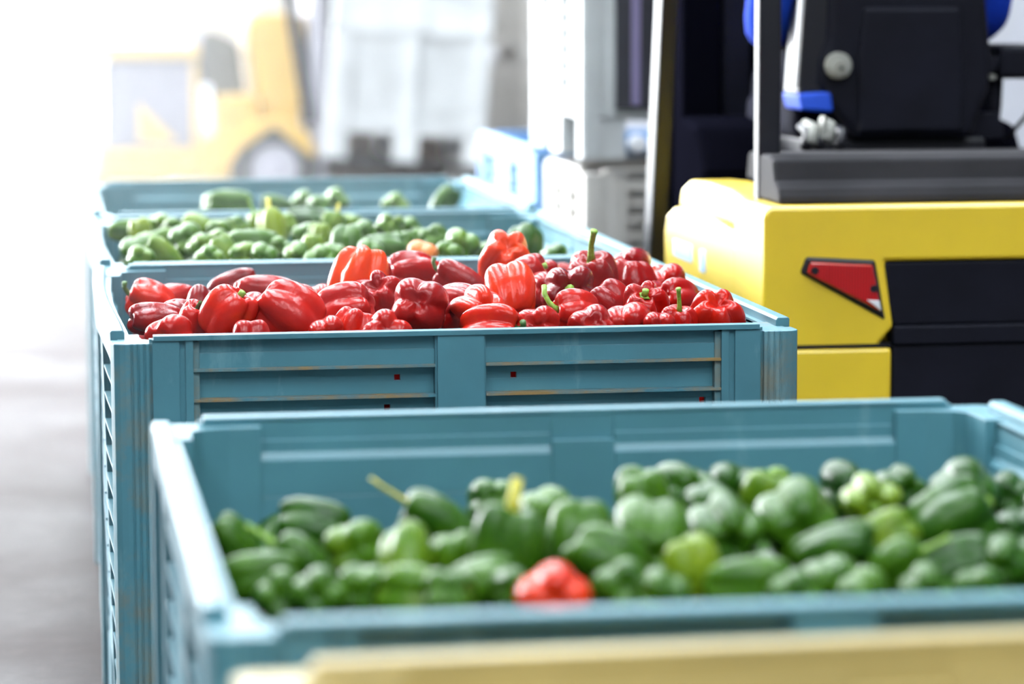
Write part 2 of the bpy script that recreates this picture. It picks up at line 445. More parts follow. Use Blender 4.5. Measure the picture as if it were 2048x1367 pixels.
def stem_mesh(kind):
    mb = MB()
    # star-shaped calyx hugging the stem pit
    n = 10; top = mb._v((0, 0, .035)); ring = []; rim = []
    for i in range(n):
        a = 2 * math.pi * i / n; rr = .17 if i % 2 == 0 else .11
        ring.append(mb._v((.07 * math.cos(a), .07 * math.sin(a), .028))); rim.append(mb._v((rr * math.cos(a), rr * math.sin(a), .035 if i % 2 == 0 else .012)))
    under = mb._v((0, 0, -.03))
    for i in range(n):
        j = (i + 1) % n
        mb.bm.faces.new((top, ring[i], ring[j])); mb.bm.faces.new((ring[i], rim[i], rim[j], ring[j])); mb.bm.faces.new((rim[i], under, rim[j]))
    P = {'s': ([(0, 0, .0), (.01, 0, .15), (.0, .015, .35), (-.04, .02, .56), (-.05, .02, .62)], [.085, .058, .05, .055, .07]),
         'c': ([(0, 0, .0), (.03, 0, .14), (.12, .02, .24), (.24, .03, .27)], [.08, .055, .05, .06]),
         'h': ([(0, 0, .0), (.06, 0, .12), (.2, 0, .22), (.40, 0, .28), (.6, .0, .25)], [.09, .065, .055, .06, .065]),
         'b': ([(0, 0, .0), (.01, 0, .08), (.02, .01, .14)], [.085, .065, .07]),
         'w': ([(0, 0, .0), (-.05, 0, .2), (-.15, .02, .5), (-.25, .02, .8)], [.06, .035, .03, .03]),
         'y': ([(0, 0, .0), (.0, .02, .2), (.02, .02, .45)], [.10, .075, .06])}[kind]
    mb.tube(P[0], P[1], 8)
    bmesh.ops.recalc_face_normals(mb.bm, faces=mb.bm.faces)
    me = bpy.data.meshes.new('stem'); mb.bm.to_mesh(me); mb.bm.free()
    for p in me.polygons: p.use_smooth = True
    return me
STEM = {k: stem_mesh(k) for k in 'schbwy'}
# one finished pepper of each kind (body with its stem); every other is copied from these
PROTO = {}
def proto(v, colour, st):
    key = (v, colour, st)
    if key not in PROTO:
        k2 = (v, colour)
        if k2 not in PROTO:
            me = VAR[v][0].copy(); me.materials.clear(); me.materials.append(M[colour]); PROTO[k2] = me
        o = bpy.data.objects.new('bell_pepper', PROTO[k2]); kids = []
        if st != 'n':
            sm = STEM[st].copy(); sm.materials.clear()
            sm.materials.append(M['stem_yellow'] if st in 'yw' else M['stem_dark'] if (st == 'c' and colour == 'red') else M['stem'])
            c = bpy.data.objects.new('stem', sm); c.location = (0, 0, VAR[v][1] - .01); kids.append(c)
        PROTO[key] = (o, kids)
    return PROTO[key]
def place_pepper(x, y, z, s, v, ax, spin, colour, ripe, st, label, group):
    o0, kids = proto(v, colour, st)
    o = o0.copy(); col.objects.link(o)
    q = Vector(ax).to_track_quat('Z', 'Y') @ Quaternion((0, 0, 1), spin)
    o.rotation_mode = 'QUATERNION'; o.rotation_quaternion = q
    o.location = (x, y, z); o.scale = (s, s, s)
    o['ripeness'] = float(ripe)
    for k in kids:
        c = k.copy(); col.objects.link(c); c.parent = o
    tag(o, label, 'pepper', group)
    return o
HEAPS = {
 'B': ([
  (0.197,3.208,0.657,0.055,2,-0.53,0.03,0.85,3.02, 0.35, 'n', ''),
  (0.205,2.983,0.672,0.055,2,-0.96,0.14,-0.22,2.12, 0.4, 'n', 'long, slanting by the left wall'),
  (0.218,2.86,0.675,0.055,3,0.19,0.94,-0.28,4.63, 0.35, 'n', ''),
  (0.249,2.822,0.684,0.055,3,0.14,0.97,-0.18,0.04, 0.35, 'n', ''),
  (0.248,3.017,0.676,0.0633,1,-0.76,0.23,0.61,1.28, 0.3, 's', 'with a thin stem standing up left'),
  (0.278,3.219,0.675,0.0727,0,-0.89,0.44,0.1,5.56, 0.2, 'b', 'dark, blocky, highest near the left wall, stem to the left'),
  (0.31,3.069,0.678,0.0732,0,0.3,0.94,-0.19,4.27, 0.55, 'n', ''),
  (0.343,2.933,0.691,0.0645,1,0.16,0.69,0.71,4.44, 0.62, 'n', 'pale yellow-green upright'),
  (0.293,2.845,0.681,0.0577,3,0.36,0.91,-0.22,5.47, 0.4, 'n', ''),
  (0.335,2.811,0.684,0.0638,3,0.91,-0.41,-0.06,1.99, 0.55, 'n', ''),
  (0.402,3.112,0.695,0.0615,2,-0.81,0.1,0.57,3.33, 0.3, 'w', 'long, lying, with a thin stalk rising behind'),
  (0.392,2.952,0.684,0.055,1,-0.04,-0.03,1.0,3.5, 0.5, 'n', ''),
  (0.405,2.854,0.681,0.0625,1,0.93,-0.2,0.3,3.3, 0.42, 'n', ''),
  (0.48,3.283,0.687,0.067,0,0.04,0.92,-0.4,1.56, 0.35, 'n', ''),
  (0.441,2.917,0.703,0.0862,0,0.15,-0.04,0.99,6.22, 0.35, 'y', 'large, grey-green, with an upright yellow stem'),
  (0.518,3.155,0.694,0.0708,0,-0.25,0.95,-0.19,2.79, 0.5, 'n', ''),
  (0.528,3.007,0.694,0.0795,0,0.08,0.55,0.83,1.55, 0.38, 'n', ''),
  (0.533,2.888,0.695,0.0697,1,0.87,-0.19,-0.46,1.57, 0.35, 'n', ''),
  (0.538,2.814,0.682,0.0647,3,0.24,0.94,-0.23,3.15, 0.35, 'n', ''),
  (0.461,2.764,0.687,0.0692,3,0.19,0.98,-0.04,3.07, -1, 'n', 'red'),
  (0.591,2.961,0.701,0.0939,0,0.22,0.96,0.18,1.58, 0.4, 'n', 'largest, round and bright green'),
  (0.626,3.176,0.699,0.0704,1,-0.16,-0.04,0.99,5.87, 0.42, 'n', ''),
  (0.679,3.241,0.7,0.077,0,-0.2,0.97,-0.12,0.38, 0.25, 'n', 'dark, blocky, against the far wall'),
  (0.614,2.855,0.689,0.0613,1,-0.12,0.19,0.97,6.16, 0.8, 'n', 'yellow-green ripening to orange at the rim'),
  (0.675,2.999,0.699,0.0837,4,0.09,0.99,0.13,5.79, 0.3, 'n', 'shiny, with a bright glint in its groove'),
  (0.752,3.305,0.686,0.0801,0,0.17,0.98,-0.11,4.91, 0.12, 'n', ''),
  (0.656,2.811,0.683,0.058,2,0.98,-0.17,-0.02,0.66, 0.4, 'n', 'long, pale, lying along the near rim'),
  (0.752,3.012,0.707,0.0911,0,0.1,0.99,0.08,2.44, 0.38, 'n', ''),
  (0.76,3.176,0.701,0.0594,1,0.2,-0.22,0.95,2.63, 0.62, 'b', ''),
  (0.761,2.898,0.697,0.0567,2,0.85,-0.47,0.23,1.74, 0.25, 'n', ''),
  (0.735,2.815,0.68,0.0629,1,-0.03,0.98,-0.21,2.78, 0.38, 'n', ''),
  (0.843,3.069,0.713,0.0663,4,-0.08,-1.0,0.01,0.84, 0.72, 'b', 'yellow-green with a deep stem pit facing out'),
  (0.823,2.941,0.702,0.0554,1,0.88,-0.02,0.47,0.12, 0.68, 'n', 'light green wedge'),
  (0.874,3.283,0.691,0.0682,1,-0.07,1.0,-0.01,1.64, 0.1, 'n', ''),
  (0.918,3.219,0.7,0.0619,4,0.01,0.99,-0.13,5.96, 0.2, 'n', ''),
  (0.812,2.855,0.687,0.055,1,0.84,-0.13,0.52,2.54, 0.4, 's', 'with a slanting pale stem to the right'),
  (0.868,2.86,0.684,0.0605,2,0.98,-0.0,0.18,2.09, 0.18, 'n', ''),
  (0.918,3.027,0.694,0.0925,0,0.83,-0.09,0.55,4.95, 0.28, 'b', 'big, dark, with an orange-brown stem stub'),
  (0.987,3.207,0.697,0.0854,0,0.2,0.96,-0.2,2.3, 0.22, 'n', ''),
  (0.917,2.838,0.691,0.0577,1,0.33,0.94,-0.0,3.81, 0.3, 'n', ''),
  (1.047,3.232,0.688,0.0605,0,0.36,0.93,-0.11,1.99, 0.15, 'n', ''),
  (0.993,3.032,0.686,0.0554,1,0.17,0.97,-0.16,2.97, 0.15, 'n', ''),
  (0.691,2.771,0.679,0.055,3,0.34,0.94,-0.1,3.23, 0.35, 'n', ''),
  (0.755,2.767,0.677,0.055,3,-0.21,0.97,-0.15,4.93, 0.4, 'n', ''),
  (0.566,2.768,0.682,0.0551,3,0.19,0.98,0.03,4.12, 0.35, 'n', ''),
  (0.684,3.112,0.711,0.0556,1,0.01,0.99,-0.1,0.44, 0.22, 'n', ''),
  (0.816,2.77,0.678,0.0558,3,0.07,0.99,0.08,1.53, 0.3, 'n', ''),
  (0.869,2.77,0.675,0.0559,3,0.32,0.92,-0.21,0.38, 0.3, 'n', ''),
  (0.964,2.869,0.683,0.0693,0,0.19,0.97,-0.13,5.85, 0.3, 'n', ''),
  (1.04,3.061,0.698,0.0739,0,0.44,0.86,-0.27,1.29, 0.3, 'n', ''),
  (0.432,2.81,0.683,0.055,1,-0.08,0.96,-0.25,3.6, 0.3, 'n', ''),
  (0.365,2.768,0.69,0.055,3,0.34,0.82,-0.47,3.74, 0.4, 'n', ''),
 ], [
  (0.87,3.254,0.625,0.0819,4,0.83,0.42,0.37,4.11),
  (0.615,2.746,0.613,0.0786,2,0.06,-1.0,-0.06,0.43),
  (0.254,2.829,0.613,0.0796,4,-0.7,-0.71,-0.04,3.69),
  (0.545,2.491,0.612,0.0716,4,-0.58,-0.07,0.81,5.64),
  (0.251,3.447,0.6,0.0785,2,0.37,0.67,0.64,0.56),
  (0.747,2.681,0.609,0.0801,2,-0.95,-0.18,-0.26,4.63),
  (0.575,3.43,0.62,0.0746,0,-0.22,-0.59,-0.78,1.6),
  (0.946,3.29,0.623,0.0765,1,-0.53,-0.74,-0.42,0.25),
  (0.532,2.939,0.623,0.0756,1,-0.68,-0.09,-0.73,6.04),
  (0.762,2.512,0.607,0.0815,3,0.37,-0.68,-0.63,2.19),
  (0.685,2.733,0.611,0.0736,4,-0.08,-0.02,-1.0,5.63),
  (0.933,2.523,0.607,0.0746,3,0.21,0.87,0.45,5.55),
  (0.768,3.317,0.619,0.0697,4,0.01,-0.85,0.53,6.03),
  (0.396,3.341,0.614,0.0749,4,0.21,0.29,0.94,3.46),
  (0.923,2.452,0.607,0.0775,0,-0.38,-0.85,-0.37,4.08),
  (0.793,2.442,0.607,0.0812,1,0.73,0.51,0.45,0.78),
  (0.623,2.883,0.62,0.0811,1,-0.64,0.48,-0.61,4.44),
  (0.356,2.775,0.615,0.0737,0,-0.71,-0.05,-0.7,0.57),
  (0.871,2.762,0.611,0.0819,1,-0.55,0.82,-0.19,4.58),
  (0.35,3.148,0.613,0.072,1,0.79,0.42,0.44,3.26),
  (0.589,3.245,0.627,0.0798,3,-0.19,0.61,0.77,2.58),
  (0.424,2.762,0.616,0.0716,4,-0.38,-0.16,0.91,0.67),
  (0.866,2.953,0.624,0.0747,1,-0.25,-0.35,0.9,3.55),
  (0.61,2.674,0.612,0.0706,4,-0.9,-0.26,-0.35,0.07),
  (0.221,3.378,0.597,0.0803,2,-0.79,0.6,0.14,4.63),
  (0.28,3.291,0.601,0.0799,1,-0.01,0.65,-0.76,3.34),
  (0.493,3.406,0.617,0.0714,0,0.55,-0.54,0.64,3.77),
  (0.548,3.363,0.62,0.0762,3,0.25,0.11,0.96,3.57),
  (0.677,2.664,0.61,0.0729,4,0.69,-0.63,-0.34,5.46),
  (0.818,3.12,0.633,0.0757,2,-0.04,0.59,-0.8,4.1),
  (0.771,2.91,0.622,0.0765,2,-0.89,0.26,-0.38,3.96),
  (0.392,3.087,0.618,0.071,2,0.84,-0.47,-0.28,0.39),
  (0.28,3.135,0.606,0.0803,1,-0.23,0.97,0.12,0.98),
  (0.731,2.823,0.614,0.0731,4,0.9,0.34,0.27,4.8),
  (0.865,2.64,0.608,0.0752,1,-0.67,-0.38,0.64,5.01),
  (0.519,3.244,0.623,0.0704,1,0.71,-0.6,0.37,5.17),
  (0.522,3.159,0.625,0.0697,4,0.46,-0.85,-0.25,2.55),
  (0.712,3.387,0.621,0.0721,2,0.74,0.52,0.41,3.63),
 ]),
 'C': ([
  (0.177,5.085,0.736,0.0777,0,-0.94,0.1,0.33,1.11, 0.62, 'c', 'orange-red, twin-lobed, at the left wall'),
  (0.213,5.142,0.73,0.0706,0,0.97,0.24,0.07,6.21, 0.4, 'n', ''),
  (0.169,4.68,0.75,0.055,2,-0.98,-0.19,0.07,4.9, 0.15, 'n', 'dark red, lying along the left wall'),
  (0.206,4.82,0.74,0.055,3,0.93,-0.36,0.08,5.6, 0.15, 'n', ''),
  (0.187,4.51,0.739,0.077,0,-0.5,-0.87,-0.01,1.89, 0.4, 'b', ''),
  (0.221,4.613,0.748,0.0578,1,0.33,-0.24,0.91,3.56, 0.4, 'c', 'with a curled dark green stem beside the left corner'),
  (0.251,4.927,0.739,0.0598,1,0.25,0.51,0.83,3.75, 0.1, 'n', 'dark, narrow and upright'),
  (0.324,5.248,0.743,0.0584,2,-0.85,0.29,-0.45,2.1, 0.1, 'n', 'purplish dark red'),
  (0.27,4.578,0.766,0.082,0,0.61,-0.14,0.78,2.55, 0.6, 'b', 'bright, blocky, stem stub on top'),
  (0.365,5.023,0.75,0.0747,2,0.97,-0.09,-0.21,1.02, 0.25, 'b', 'long, lying with its pale stem stub to the right'),
  (0.327,4.756,0.749,0.0695,1,0.4,0.92,0.01,3.39, 0.35, 'n', ''),
  (0.364,4.585,0.765,0.1004,0,0.79,-0.19,-0.58,2.11, 0.45, 'n', 'large and blocky, lying behind the front rim'),
  (0.303,4.488,0.737,0.0651,3,-0.12,0.08,0.99,2.86, 0.35, 'n', ''),
  (0.45,5.034,0.739,0.0553,3,0.16,0.99,0.0,0.35, 0.6, 'n', ''),
  (0.512,4.984,0.776,0.1019,4,-0.3,-0.11,-0.95,3.68, 0.95, 'n', 'bright orange-red with a deep pit on top'),
  (0.461,4.702,0.755,0.0914,0,-0.83,0.47,-0.31,3.65, 0.35, 'n', ''),
  (0.455,4.527,0.736,0.0736,4,0.31,0.11,0.95,0.22, 0.55, 'n', ''),
  (0.412,4.487,0.741,0.0596,3,0.13,0.98,-0.17,5.09, 0.45, 'n', ''),
  (0.611,5.098,0.767,0.0938,4,0.87,0.47,-0.12,2.97, 0.3, 'n', 'bent, high at the back'),
  (0.532,4.82,0.756,0.0851,4,0.31,0.64,-0.7,1.71, 0.25, 'n', 'deeply lobed dark'),
  (0.557,4.55,0.775,0.0954,0,0.18,0.95,-0.26,3.24, 0.28, 'n', 'big, round, scarred with pale scratches'),
  (0.496,4.473,0.738,0.0795,3,-0.05,0.85,-0.53,6.15, 0.4, 'n', ''),
  (0.682,4.991,0.767,0.0655,2,-0.87,0.2,0.45,1.47, 0.18, 'c', 'glossy, lying with a small green stem up left'),
  (0.767,5.075,0.796,0.0956,4,0.1,0.79,-0.61,0.17, 0.88, 'n', 'bright, many-lobed, on the crest of the heap'),
  (0.716,4.692,0.778,0.0936,0,-0.09,0.73,0.68,2.84, 0.75, 'n', 'large, upright, with an orange streak'),
  (0.769,4.914,0.78,0.0765,1,0.86,-0.13,0.49,3.02, 0.3, 'b', 'with a dark green calyx on its right end'),
  (0.834,5.079,0.766,0.0668,1,-0.08,0.94,-0.32,0.05, 0.22, 'n', ''),
  (0.633,4.713,0.762,0.0714,1,-0.76,0.63,-0.16,2.8, 0.25, 'n', ''),
  (0.648,4.563,0.766,0.081,4,-0.16,0.98,-0.07,0.64, 0.65, 'n', 'shiny, curled like a fist'),
  (0.656,4.483,0.743,0.0839,4,0.84,-0.54,0.08,2.32, 0.6, 'c', 'orange-red, at the front rim, green stem to the right'),
  (0.727,4.505,0.74,0.0823,0,0.31,0.9,-0.29,6.04, 0.4, 'n', ''),
  (0.797,4.574,0.762,0.0699,0,-0.97,-0.23,0.05,2.16, 0.5, 'h', 'with a long pale green curved stem pointing left'),
  (0.818,4.756,0.768,0.0969,4,-0.13,-0.96,0.24,1.34, 0.05, 'b', 'glossy dark, its green calyx facing out'),
  (0.877,4.884,0.775,0.096,0,-0.08,-0.41,0.91,2.91, 0.2, 's', 'tall, upright, topped by a long straight green stem'),
  (0.984,5.108,0.778,0.0736,1,0.42,0.9,-0.15,4.78, 0.18, 'n', ''),
  (0.954,4.919,0.766,0.0791,0,-0.0,-0.17,-0.99,0.86, 0.22, 'n', 'two-lobed, shiny, behind the tall-stemmed one'),
  (0.793,4.854,0.762,0.072,1,-0.02,0.99,-0.14,3.89, 0.22, 'n', ''),
  (0.868,4.649,0.762,0.0678,1,-0.72,0.12,0.69,2.09, 0.2, 'n', ''),
  (0.905,4.595,0.758,0.0772,4,-0.07,-0.64,0.77,0.36, 0.35, 'b', 'wrinkled, green calyx half hidden'),
  (0.804,4.473,0.745,0.0783,0,0.04,0.93,-0.36,2.64, 0.32, 'n', ''),
  (0.865,4.512,0.739,0.0844,3,0.27,0.96,-0.09,5.21, 0.35, 'n', ''),
  (1.02,5.068,0.759,0.055,0,0.03,0.99,-0.1,4.24, 0.7, 'n', ''),
  (1.016,4.943,0.761,0.072,3,0.23,0.97,-0.05,4.93, 0.38, 'n', ''),
  (0.991,4.756,0.754,0.08,0,0.69,0.63,-0.36,2.32, 0.3, 'n', 'brownish, dusty, lobes facing out'),
  (1.003,4.537,0.742,0.0965,4,0.05,0.68,-0.73,5.01, 0.55, 'n', 'broad, flower-shaped, in the right front corner'),
  (0.939,4.499,0.741,0.0644,0,-0.02,-0.3,0.95,1.01, 0.4, 's', 'with a short upright pale green stem at the front rim'),
  (0.902,4.46,0.744,0.0563,3,0.08,0.97,-0.22,0.76, 0.35, 'n', ''),
  (0.972,4.859,0.749,0.0643,1,0.34,0.94,-0.0,6.27, 0.25, 'n', ''),
  (0.594,4.608,0.75,0.066,1,0.36,0.92,-0.14,0.01, 0.22, 'n', ''),
  (0.521,4.913,0.751,0.0663,1,-0.99,0.16,0.05,2.53, 0.25, 'n', ''),
  (0.404,4.863,0.752,0.0652,1,0.18,0.97,-0.18,4.46, 0.2, 'n', ''),
  (1.022,4.815,0.747,0.0605,1,0.26,0.95,-0.18,3.7, 0.3, 'n', ''),
 ], [
  (0.385,5.186,0.673,0.0801,1,0.97,0.01,-0.26,1.16),
  (0.744,4.895,0.7,0.0701,3,0.39,0.92,-0.08,0.33),
  (0.562,4.648,0.689,0.0713,4,-0.27,0.92,0.28,1.52),
  (0.87,4.832,0.695,0.081,1,-0.34,0.22,0.91,5.15),
  (0.426,5.404,0.673,0.0797,4,-0.94,-0.3,0.17,2.51),
  (0.436,4.674,0.685,0.0728,3,0.8,0.28,-0.54,1.34),
  (0.51,5.005,0.688,0.0739,4,-0.16,-0.98,-0.06,1.42),
  (0.682,4.871,0.699,0.0702,3,-0.06,-0.17,0.98,1.05),
  (0.747,4.488,0.673,0.0713,1,-0.96,0.21,0.19,3.35),
  (0.945,4.936,0.691,0.0698,0,0.61,0.67,0.42,3.53),
  (0.545,4.943,0.685,0.0769,1,-0.14,-0.71,-0.69,0.51),
  (0.411,5.29,0.673,0.0772,4,-0.2,0.97,0.16,3.92),
  (0.563,4.571,0.686,0.0715,3,0.44,-0.83,-0.35,1.51),
  (0.473,4.926,0.688,0.08,3,0.66,-0.66,0.35,0.77),
  (0.495,4.562,0.681,0.0757,2,0.55,-0.03,0.84,2.9),
  (0.914,4.626,0.685,0.0771,2,-0.3,0.89,-0.34,2.82),
  (0.813,4.904,0.7,0.0778,1,-0.76,-0.64,-0.06,5.73),
  (0.592,5.152,0.697,0.0722,4,0.8,-0.23,0.55,5.74),
  (0.199,4.965,0.669,0.0796,4,0.27,-0.82,0.51,1.34),
  (0.567,4.874,0.689,0.0748,4,0.38,-0.22,0.9,1.7),
  (0.186,4.485,0.672,0.0758,4,-0.92,0.11,-0.37,3.74),
  (0.614,4.94,0.694,0.0713,2,0.86,-0.5,0.08,2.28),
  (0.439,4.605,0.682,0.0728,0,-0.57,-0.57,0.59,5.65),
  (0.484,5.148,0.683,0.0753,1,-0.12,-0.85,0.51,4.82),
  (0.857,5.239,0.7,0.0786,4,-0.7,-0.56,-0.44,4.71),
  (0.187,4.814,0.673,0.0753,1,-0.41,0.41,-0.81,6.18),
  (0.581,5.29,0.695,0.0766,0,0.42,-0.34,-0.84,6.23),
  (0.653,5.276,0.7,0.079,0,-0.1,-0.38,0.92,2.7),
  (0.751,4.557,0.683,0.0747,2,0.94,-0.17,0.3,3.58),
  (0.99,5.033,0.694,0.0699,2,0.95,-0.24,0.2,1.08),
  (0.668,4.744,0.696,0.0766,0,0.35,0.41,0.84,2.95),
  (0.926,5.473,0.696,0.0813,2,0.13,-0.59,0.8,0.37),
  (0.432,4.984,0.683,0.0702,3,0.11,0.68,0.73,1.93),
  (0.237,5.238,0.667,0.0754,0,0.61,-0.77,0.18,1.69),
  (0.725,4.699,0.697,0.0777,1,-0.4,-0.91,0.11,4.96),
  (0.866,5.022,0.7,0.0757,0,0.77,0.56,-0.3,4.53),
  (0.947,5.295,0.7,0.071,4,0.79,-0.59,0.18,4.37),
  (0.268,4.712,0.681,0.076,0,0.34,0.91,-0.26,4.96),
 ]),
 'D': ([
  (0.179,6.5,0.746,0.055,2,0.99,-0.15,-0.03,1.07, 0.45, 'n', ''),
  (0.185,6.01,0.741,0.0744,0,0.13,0.99,0.11,2.83, 0.38, 'n', 'round at the left wall'),
  (0.204,6.388,0.746,0.0578,1,-0.03,0.16,0.99,4.39, 0.8, 'n', 'yellow-green'),
  (0.244,6.474,0.752,0.0673,0,0.2,0.98,-0.08,5.91, 0.5, 'n', ''),
  (0.231,5.832,0.748,0.0566,2,-0.76,0.12,0.64,1.55, 0.6, 'n', 'light green, striped, at the near rim'),
  (0.233,6.12,0.749,0.0637,1,0.86,-0.21,0.45,5.16, 0.5, 'n', ''),
  (0.284,6.067,0.758,0.0775,0,0.13,0.98,-0.13,2.64, 0.42, 'n', ''),
  (0.323,6.409,0.757,0.0668,1,-0.9,0.22,0.37,0.61, 0.62, 'n', ''),
  (0.306,5.981,0.753,0.0603,1,0.09,0.99,-0.05,6.27, 0.5, 'n', ''),
  (0.364,6.345,0.755,0.0576,1,0.25,0.95,-0.2,0.76, 0.45, 'n', ''),
  (0.339,5.821,0.754,0.055,1,-0.31,0.41,0.85,4.92, 0.58, 'n', ''),
  (0.401,6.409,0.755,0.055,3,0.12,0.93,-0.35,3.39, 0.5, 'n', ''),
  (0.406,5.943,0.757,0.0653,2,0.99,0.01,-0.11,2.47, 0.35, 'n', 'long one lying crosswise'),
  (0.375,5.777,0.748,0.0622,3,0.44,0.9,0.02,2.08, 0.55, 'n', ''),
  (0.409,5.737,0.753,0.055,1,0.13,0.99,0.03,3.45, 0.45, 'n', ''),
  (0.464,6.227,0.757,0.0672,2,-0.13,0.32,0.94,2.04, 0.85, 'y', 'bright light green, upright, on the crest'),
  (0.503,6.388,0.762,0.0582,1,0.26,0.96,-0.13,0.04, 0.55, 'n', ''),
  (0.555,6.452,0.763,0.0662,2,0.98,-0.16,-0.1,3.93, 0.08, 'n', 'dark, long, on the far side'),
  (0.603,6.409,0.757,0.055,1,0.3,0.21,0.93,1.3, 0.55, 'y', ''),
  (0.524,6.174,0.754,0.0605,1,0.21,0.96,-0.19,2.7, 0.42, 'n', ''),
  (0.551,6.11,0.755,0.055,1,-0.06,0.1,0.99,1.36, 0.65, 'n', ''),
  (0.471,5.767,0.751,0.055,1,0.1,0.98,0.14,4.58, 0.45, 'n', ''),
  (0.514,5.874,0.751,0.055,1,0.03,0.15,0.99,1.62, 0.6, 'n', ''),
  (0.587,5.939,0.754,0.0744,0,0.12,0.56,0.82,2.9, 0.3, 'n', 'dark, pear-shaped'),
  (0.641,6.174,0.754,0.069,0,-0.01,1.0,-0.09,2.56, 0.35, 'n', ''),
  (0.649,6.495,0.752,0.0572,1,0.42,0.89,-0.16,0.95, 0.5, 'n', ''),
  (0.708,6.302,0.753,0.0706,4,0.02,-0.93,0.36,1.03, 0.5, 'b', 'with its stem pit facing out'),
  (0.649,5.896,0.751,0.0608,2,1.0,0.02,0.04,3.87, 0.28, 'n', ''),
  (0.513,5.714,0.745,0.0619,3,0.11,0.99,0.09,3.12, 0.45, 'n', ''),
  (0.787,6.174,0.742,0.0714,0,0.22,0.89,-0.39,2.6, 0.38, 'n', ''),
  (0.763,6.281,0.731,0.0576,1,0.42,0.86,-0.3,2.14, 0.45, 'n', ''),
  (0.704,5.708,0.748,0.0661,3,0.32,0.95,-0.01,3.98, -0.5, 'n', 'orange-brown'),
  (0.796,5.853,0.752,0.0818,0,0.1,0.99,0.06,5.05, 0.48, 'n', 'broad, glossy, near the right'),
  (0.708,6.067,0.744,0.0598,1,0.01,0.92,-0.39,2.86, 0.42, 'n', ''),
  (0.863,5.939,0.736,0.055,1,0.4,0.91,0.05,4.98, 0.3, 'n', ''),
  (0.946,6.003,0.745,0.0779,0,0.08,0.63,0.77,2.36, 0.15, 'n', 'dark, alone at the right'),
  (0.972,5.81,0.737,0.055,1,-0.13,0.97,-0.22,2.65, 0.25, 'n', ''),
  (0.347,6.153,0.748,0.0559,1,0.16,0.98,-0.16,4.75, 0.5, 'n', ''),
  (0.268,6.367,0.755,0.0577,1,0.23,0.96,-0.18,4.24, 0.45, 'n', ''),
  (0.456,6.474,0.755,0.055,1,-0.4,0.18,0.9,0.47, 0.6, 's', ''),
  (0.61,5.746,0.752,0.0585,3,0.18,0.98,0.08,4.04, 0.38, 'n', ''),
  (0.754,5.731,0.748,0.0585,3,0.36,0.92,-0.14,5.78, 0.4, 'n', ''),
  (0.309,5.725,0.75,0.0578,3,0.2,0.97,-0.1,2.99, 0.5, 'n', ''),
  (0.181,5.725,0.75,0.0576,3,-0.08,0.98,-0.16,1.14, 0.5, 'n', ''),
  (0.454,5.913,0.75,0.055,1,0.06,0.98,-0.2,3.66, 0.45, 'n', ''),
  (0.389,6.088,0.751,0.0554,1,0.29,0.95,-0.06,3.29, 0.45, 'n', ''),
  (0.546,5.767,0.75,0.055,1,0.17,0.98,0.03,0.96, 0.4, 'n', ''),
  (0.865,5.81,0.741,0.0555,3,0.39,0.92,-0.09,6.09, 0.3, 'n', ''),
  (0.759,6.367,0.748,0.0584,1,0.19,0.98,-0.01,4.0, 0.4, 'n', ''),
  (0.205,6.174,0.743,0.0559,1,0.27,0.96,-0.02,4.84, 0.5, 'n', ''),
 ], [
  (0.239,5.842,0.68,0.071,3,-0.71,0.19,0.67,6.09),
  (0.923,6.366,0.672,0.0818,3,0.11,-0.02,-0.99,2.7),
  (0.906,5.735,0.672,0.0791,0,-0.87,0.4,0.27,2.76),
  (0.623,5.691,0.679,0.0708,2,0.86,-0.51,-0.01,4.98),
  (0.324,5.726,0.68,0.0801,3,-0.66,-0.74,0.12,5.41),
  (0.35,5.935,0.683,0.0751,0,-0.83,-0.56,-0.03,3.29),
  (0.245,6.328,0.682,0.07,4,0.19,0.09,0.98,4.76),
  (0.667,6.379,0.682,0.0705,1,0.07,0.72,-0.69,4.11),
  (0.998,5.961,0.672,0.0728,1,-0.37,-0.7,0.61,0.69),
  (0.396,5.985,0.683,0.0702,4,0.38,0.9,0.23,4.44),
  (0.861,6.329,0.672,0.0718,1,-0.19,0.88,-0.43,4.86),
  (0.804,5.909,0.674,0.0705,1,0.87,0.18,0.47,0.59),
  (0.305,6.152,0.68,0.0714,3,0.2,-0.93,0.3,4.67),
  (0.928,5.972,0.671,0.0709,3,0.45,0.5,-0.74,1.6),
  (0.818,6.384,0.675,0.0749,0,0.6,-0.76,-0.25,0.73),
  (0.495,6.379,0.688,0.0799,2,0.99,0.02,0.1,1.45),
  (0.937,5.901,0.671,0.0793,4,0.4,-0.04,0.92,1.72),
  (0.417,6.067,0.683,0.0762,0,-0.58,-0.71,0.4,3.21),
  (0.349,6.081,0.682,0.0705,2,0.95,0.26,0.15,3.53),
  (0.795,6.535,0.681,0.0814,2,-0.91,0.09,0.4,5.71),
  (0.74,6.221,0.674,0.0705,1,0.51,-0.6,0.62,2.24),
  (0.931,5.831,0.67,0.0699,4,-0.34,0.18,0.92,2.6),
  (0.766,6.059,0.674,0.0789,4,-0.59,0.8,0.06,0.03),
  (1.002,5.864,0.669,0.0774,4,-0.85,-0.34,-0.41,3.11),
  (0.39,5.785,0.681,0.079,3,-0.73,-0.64,-0.25,3.4),
  (0.568,6.367,0.688,0.0731,0,0.82,0.38,0.42,5.99),
  (0.434,6.576,0.686,0.0807,3,-0.88,-0.46,0.15,4.26),
  (0.858,5.956,0.671,0.0804,1,0.13,0.98,0.14,2.54),
  (0.698,6.32,0.678,0.0702,4,0.95,0.19,-0.24,4.6),
  (0.317,6.328,0.684,0.0815,1,0.22,0.1,0.97,6.03),
  (0.71,6.55,0.683,0.0792,4,-0.94,-0.28,-0.2,2.55),
  (0.453,5.826,0.681,0.0802,1,0.51,0.82,0.26,2.95),
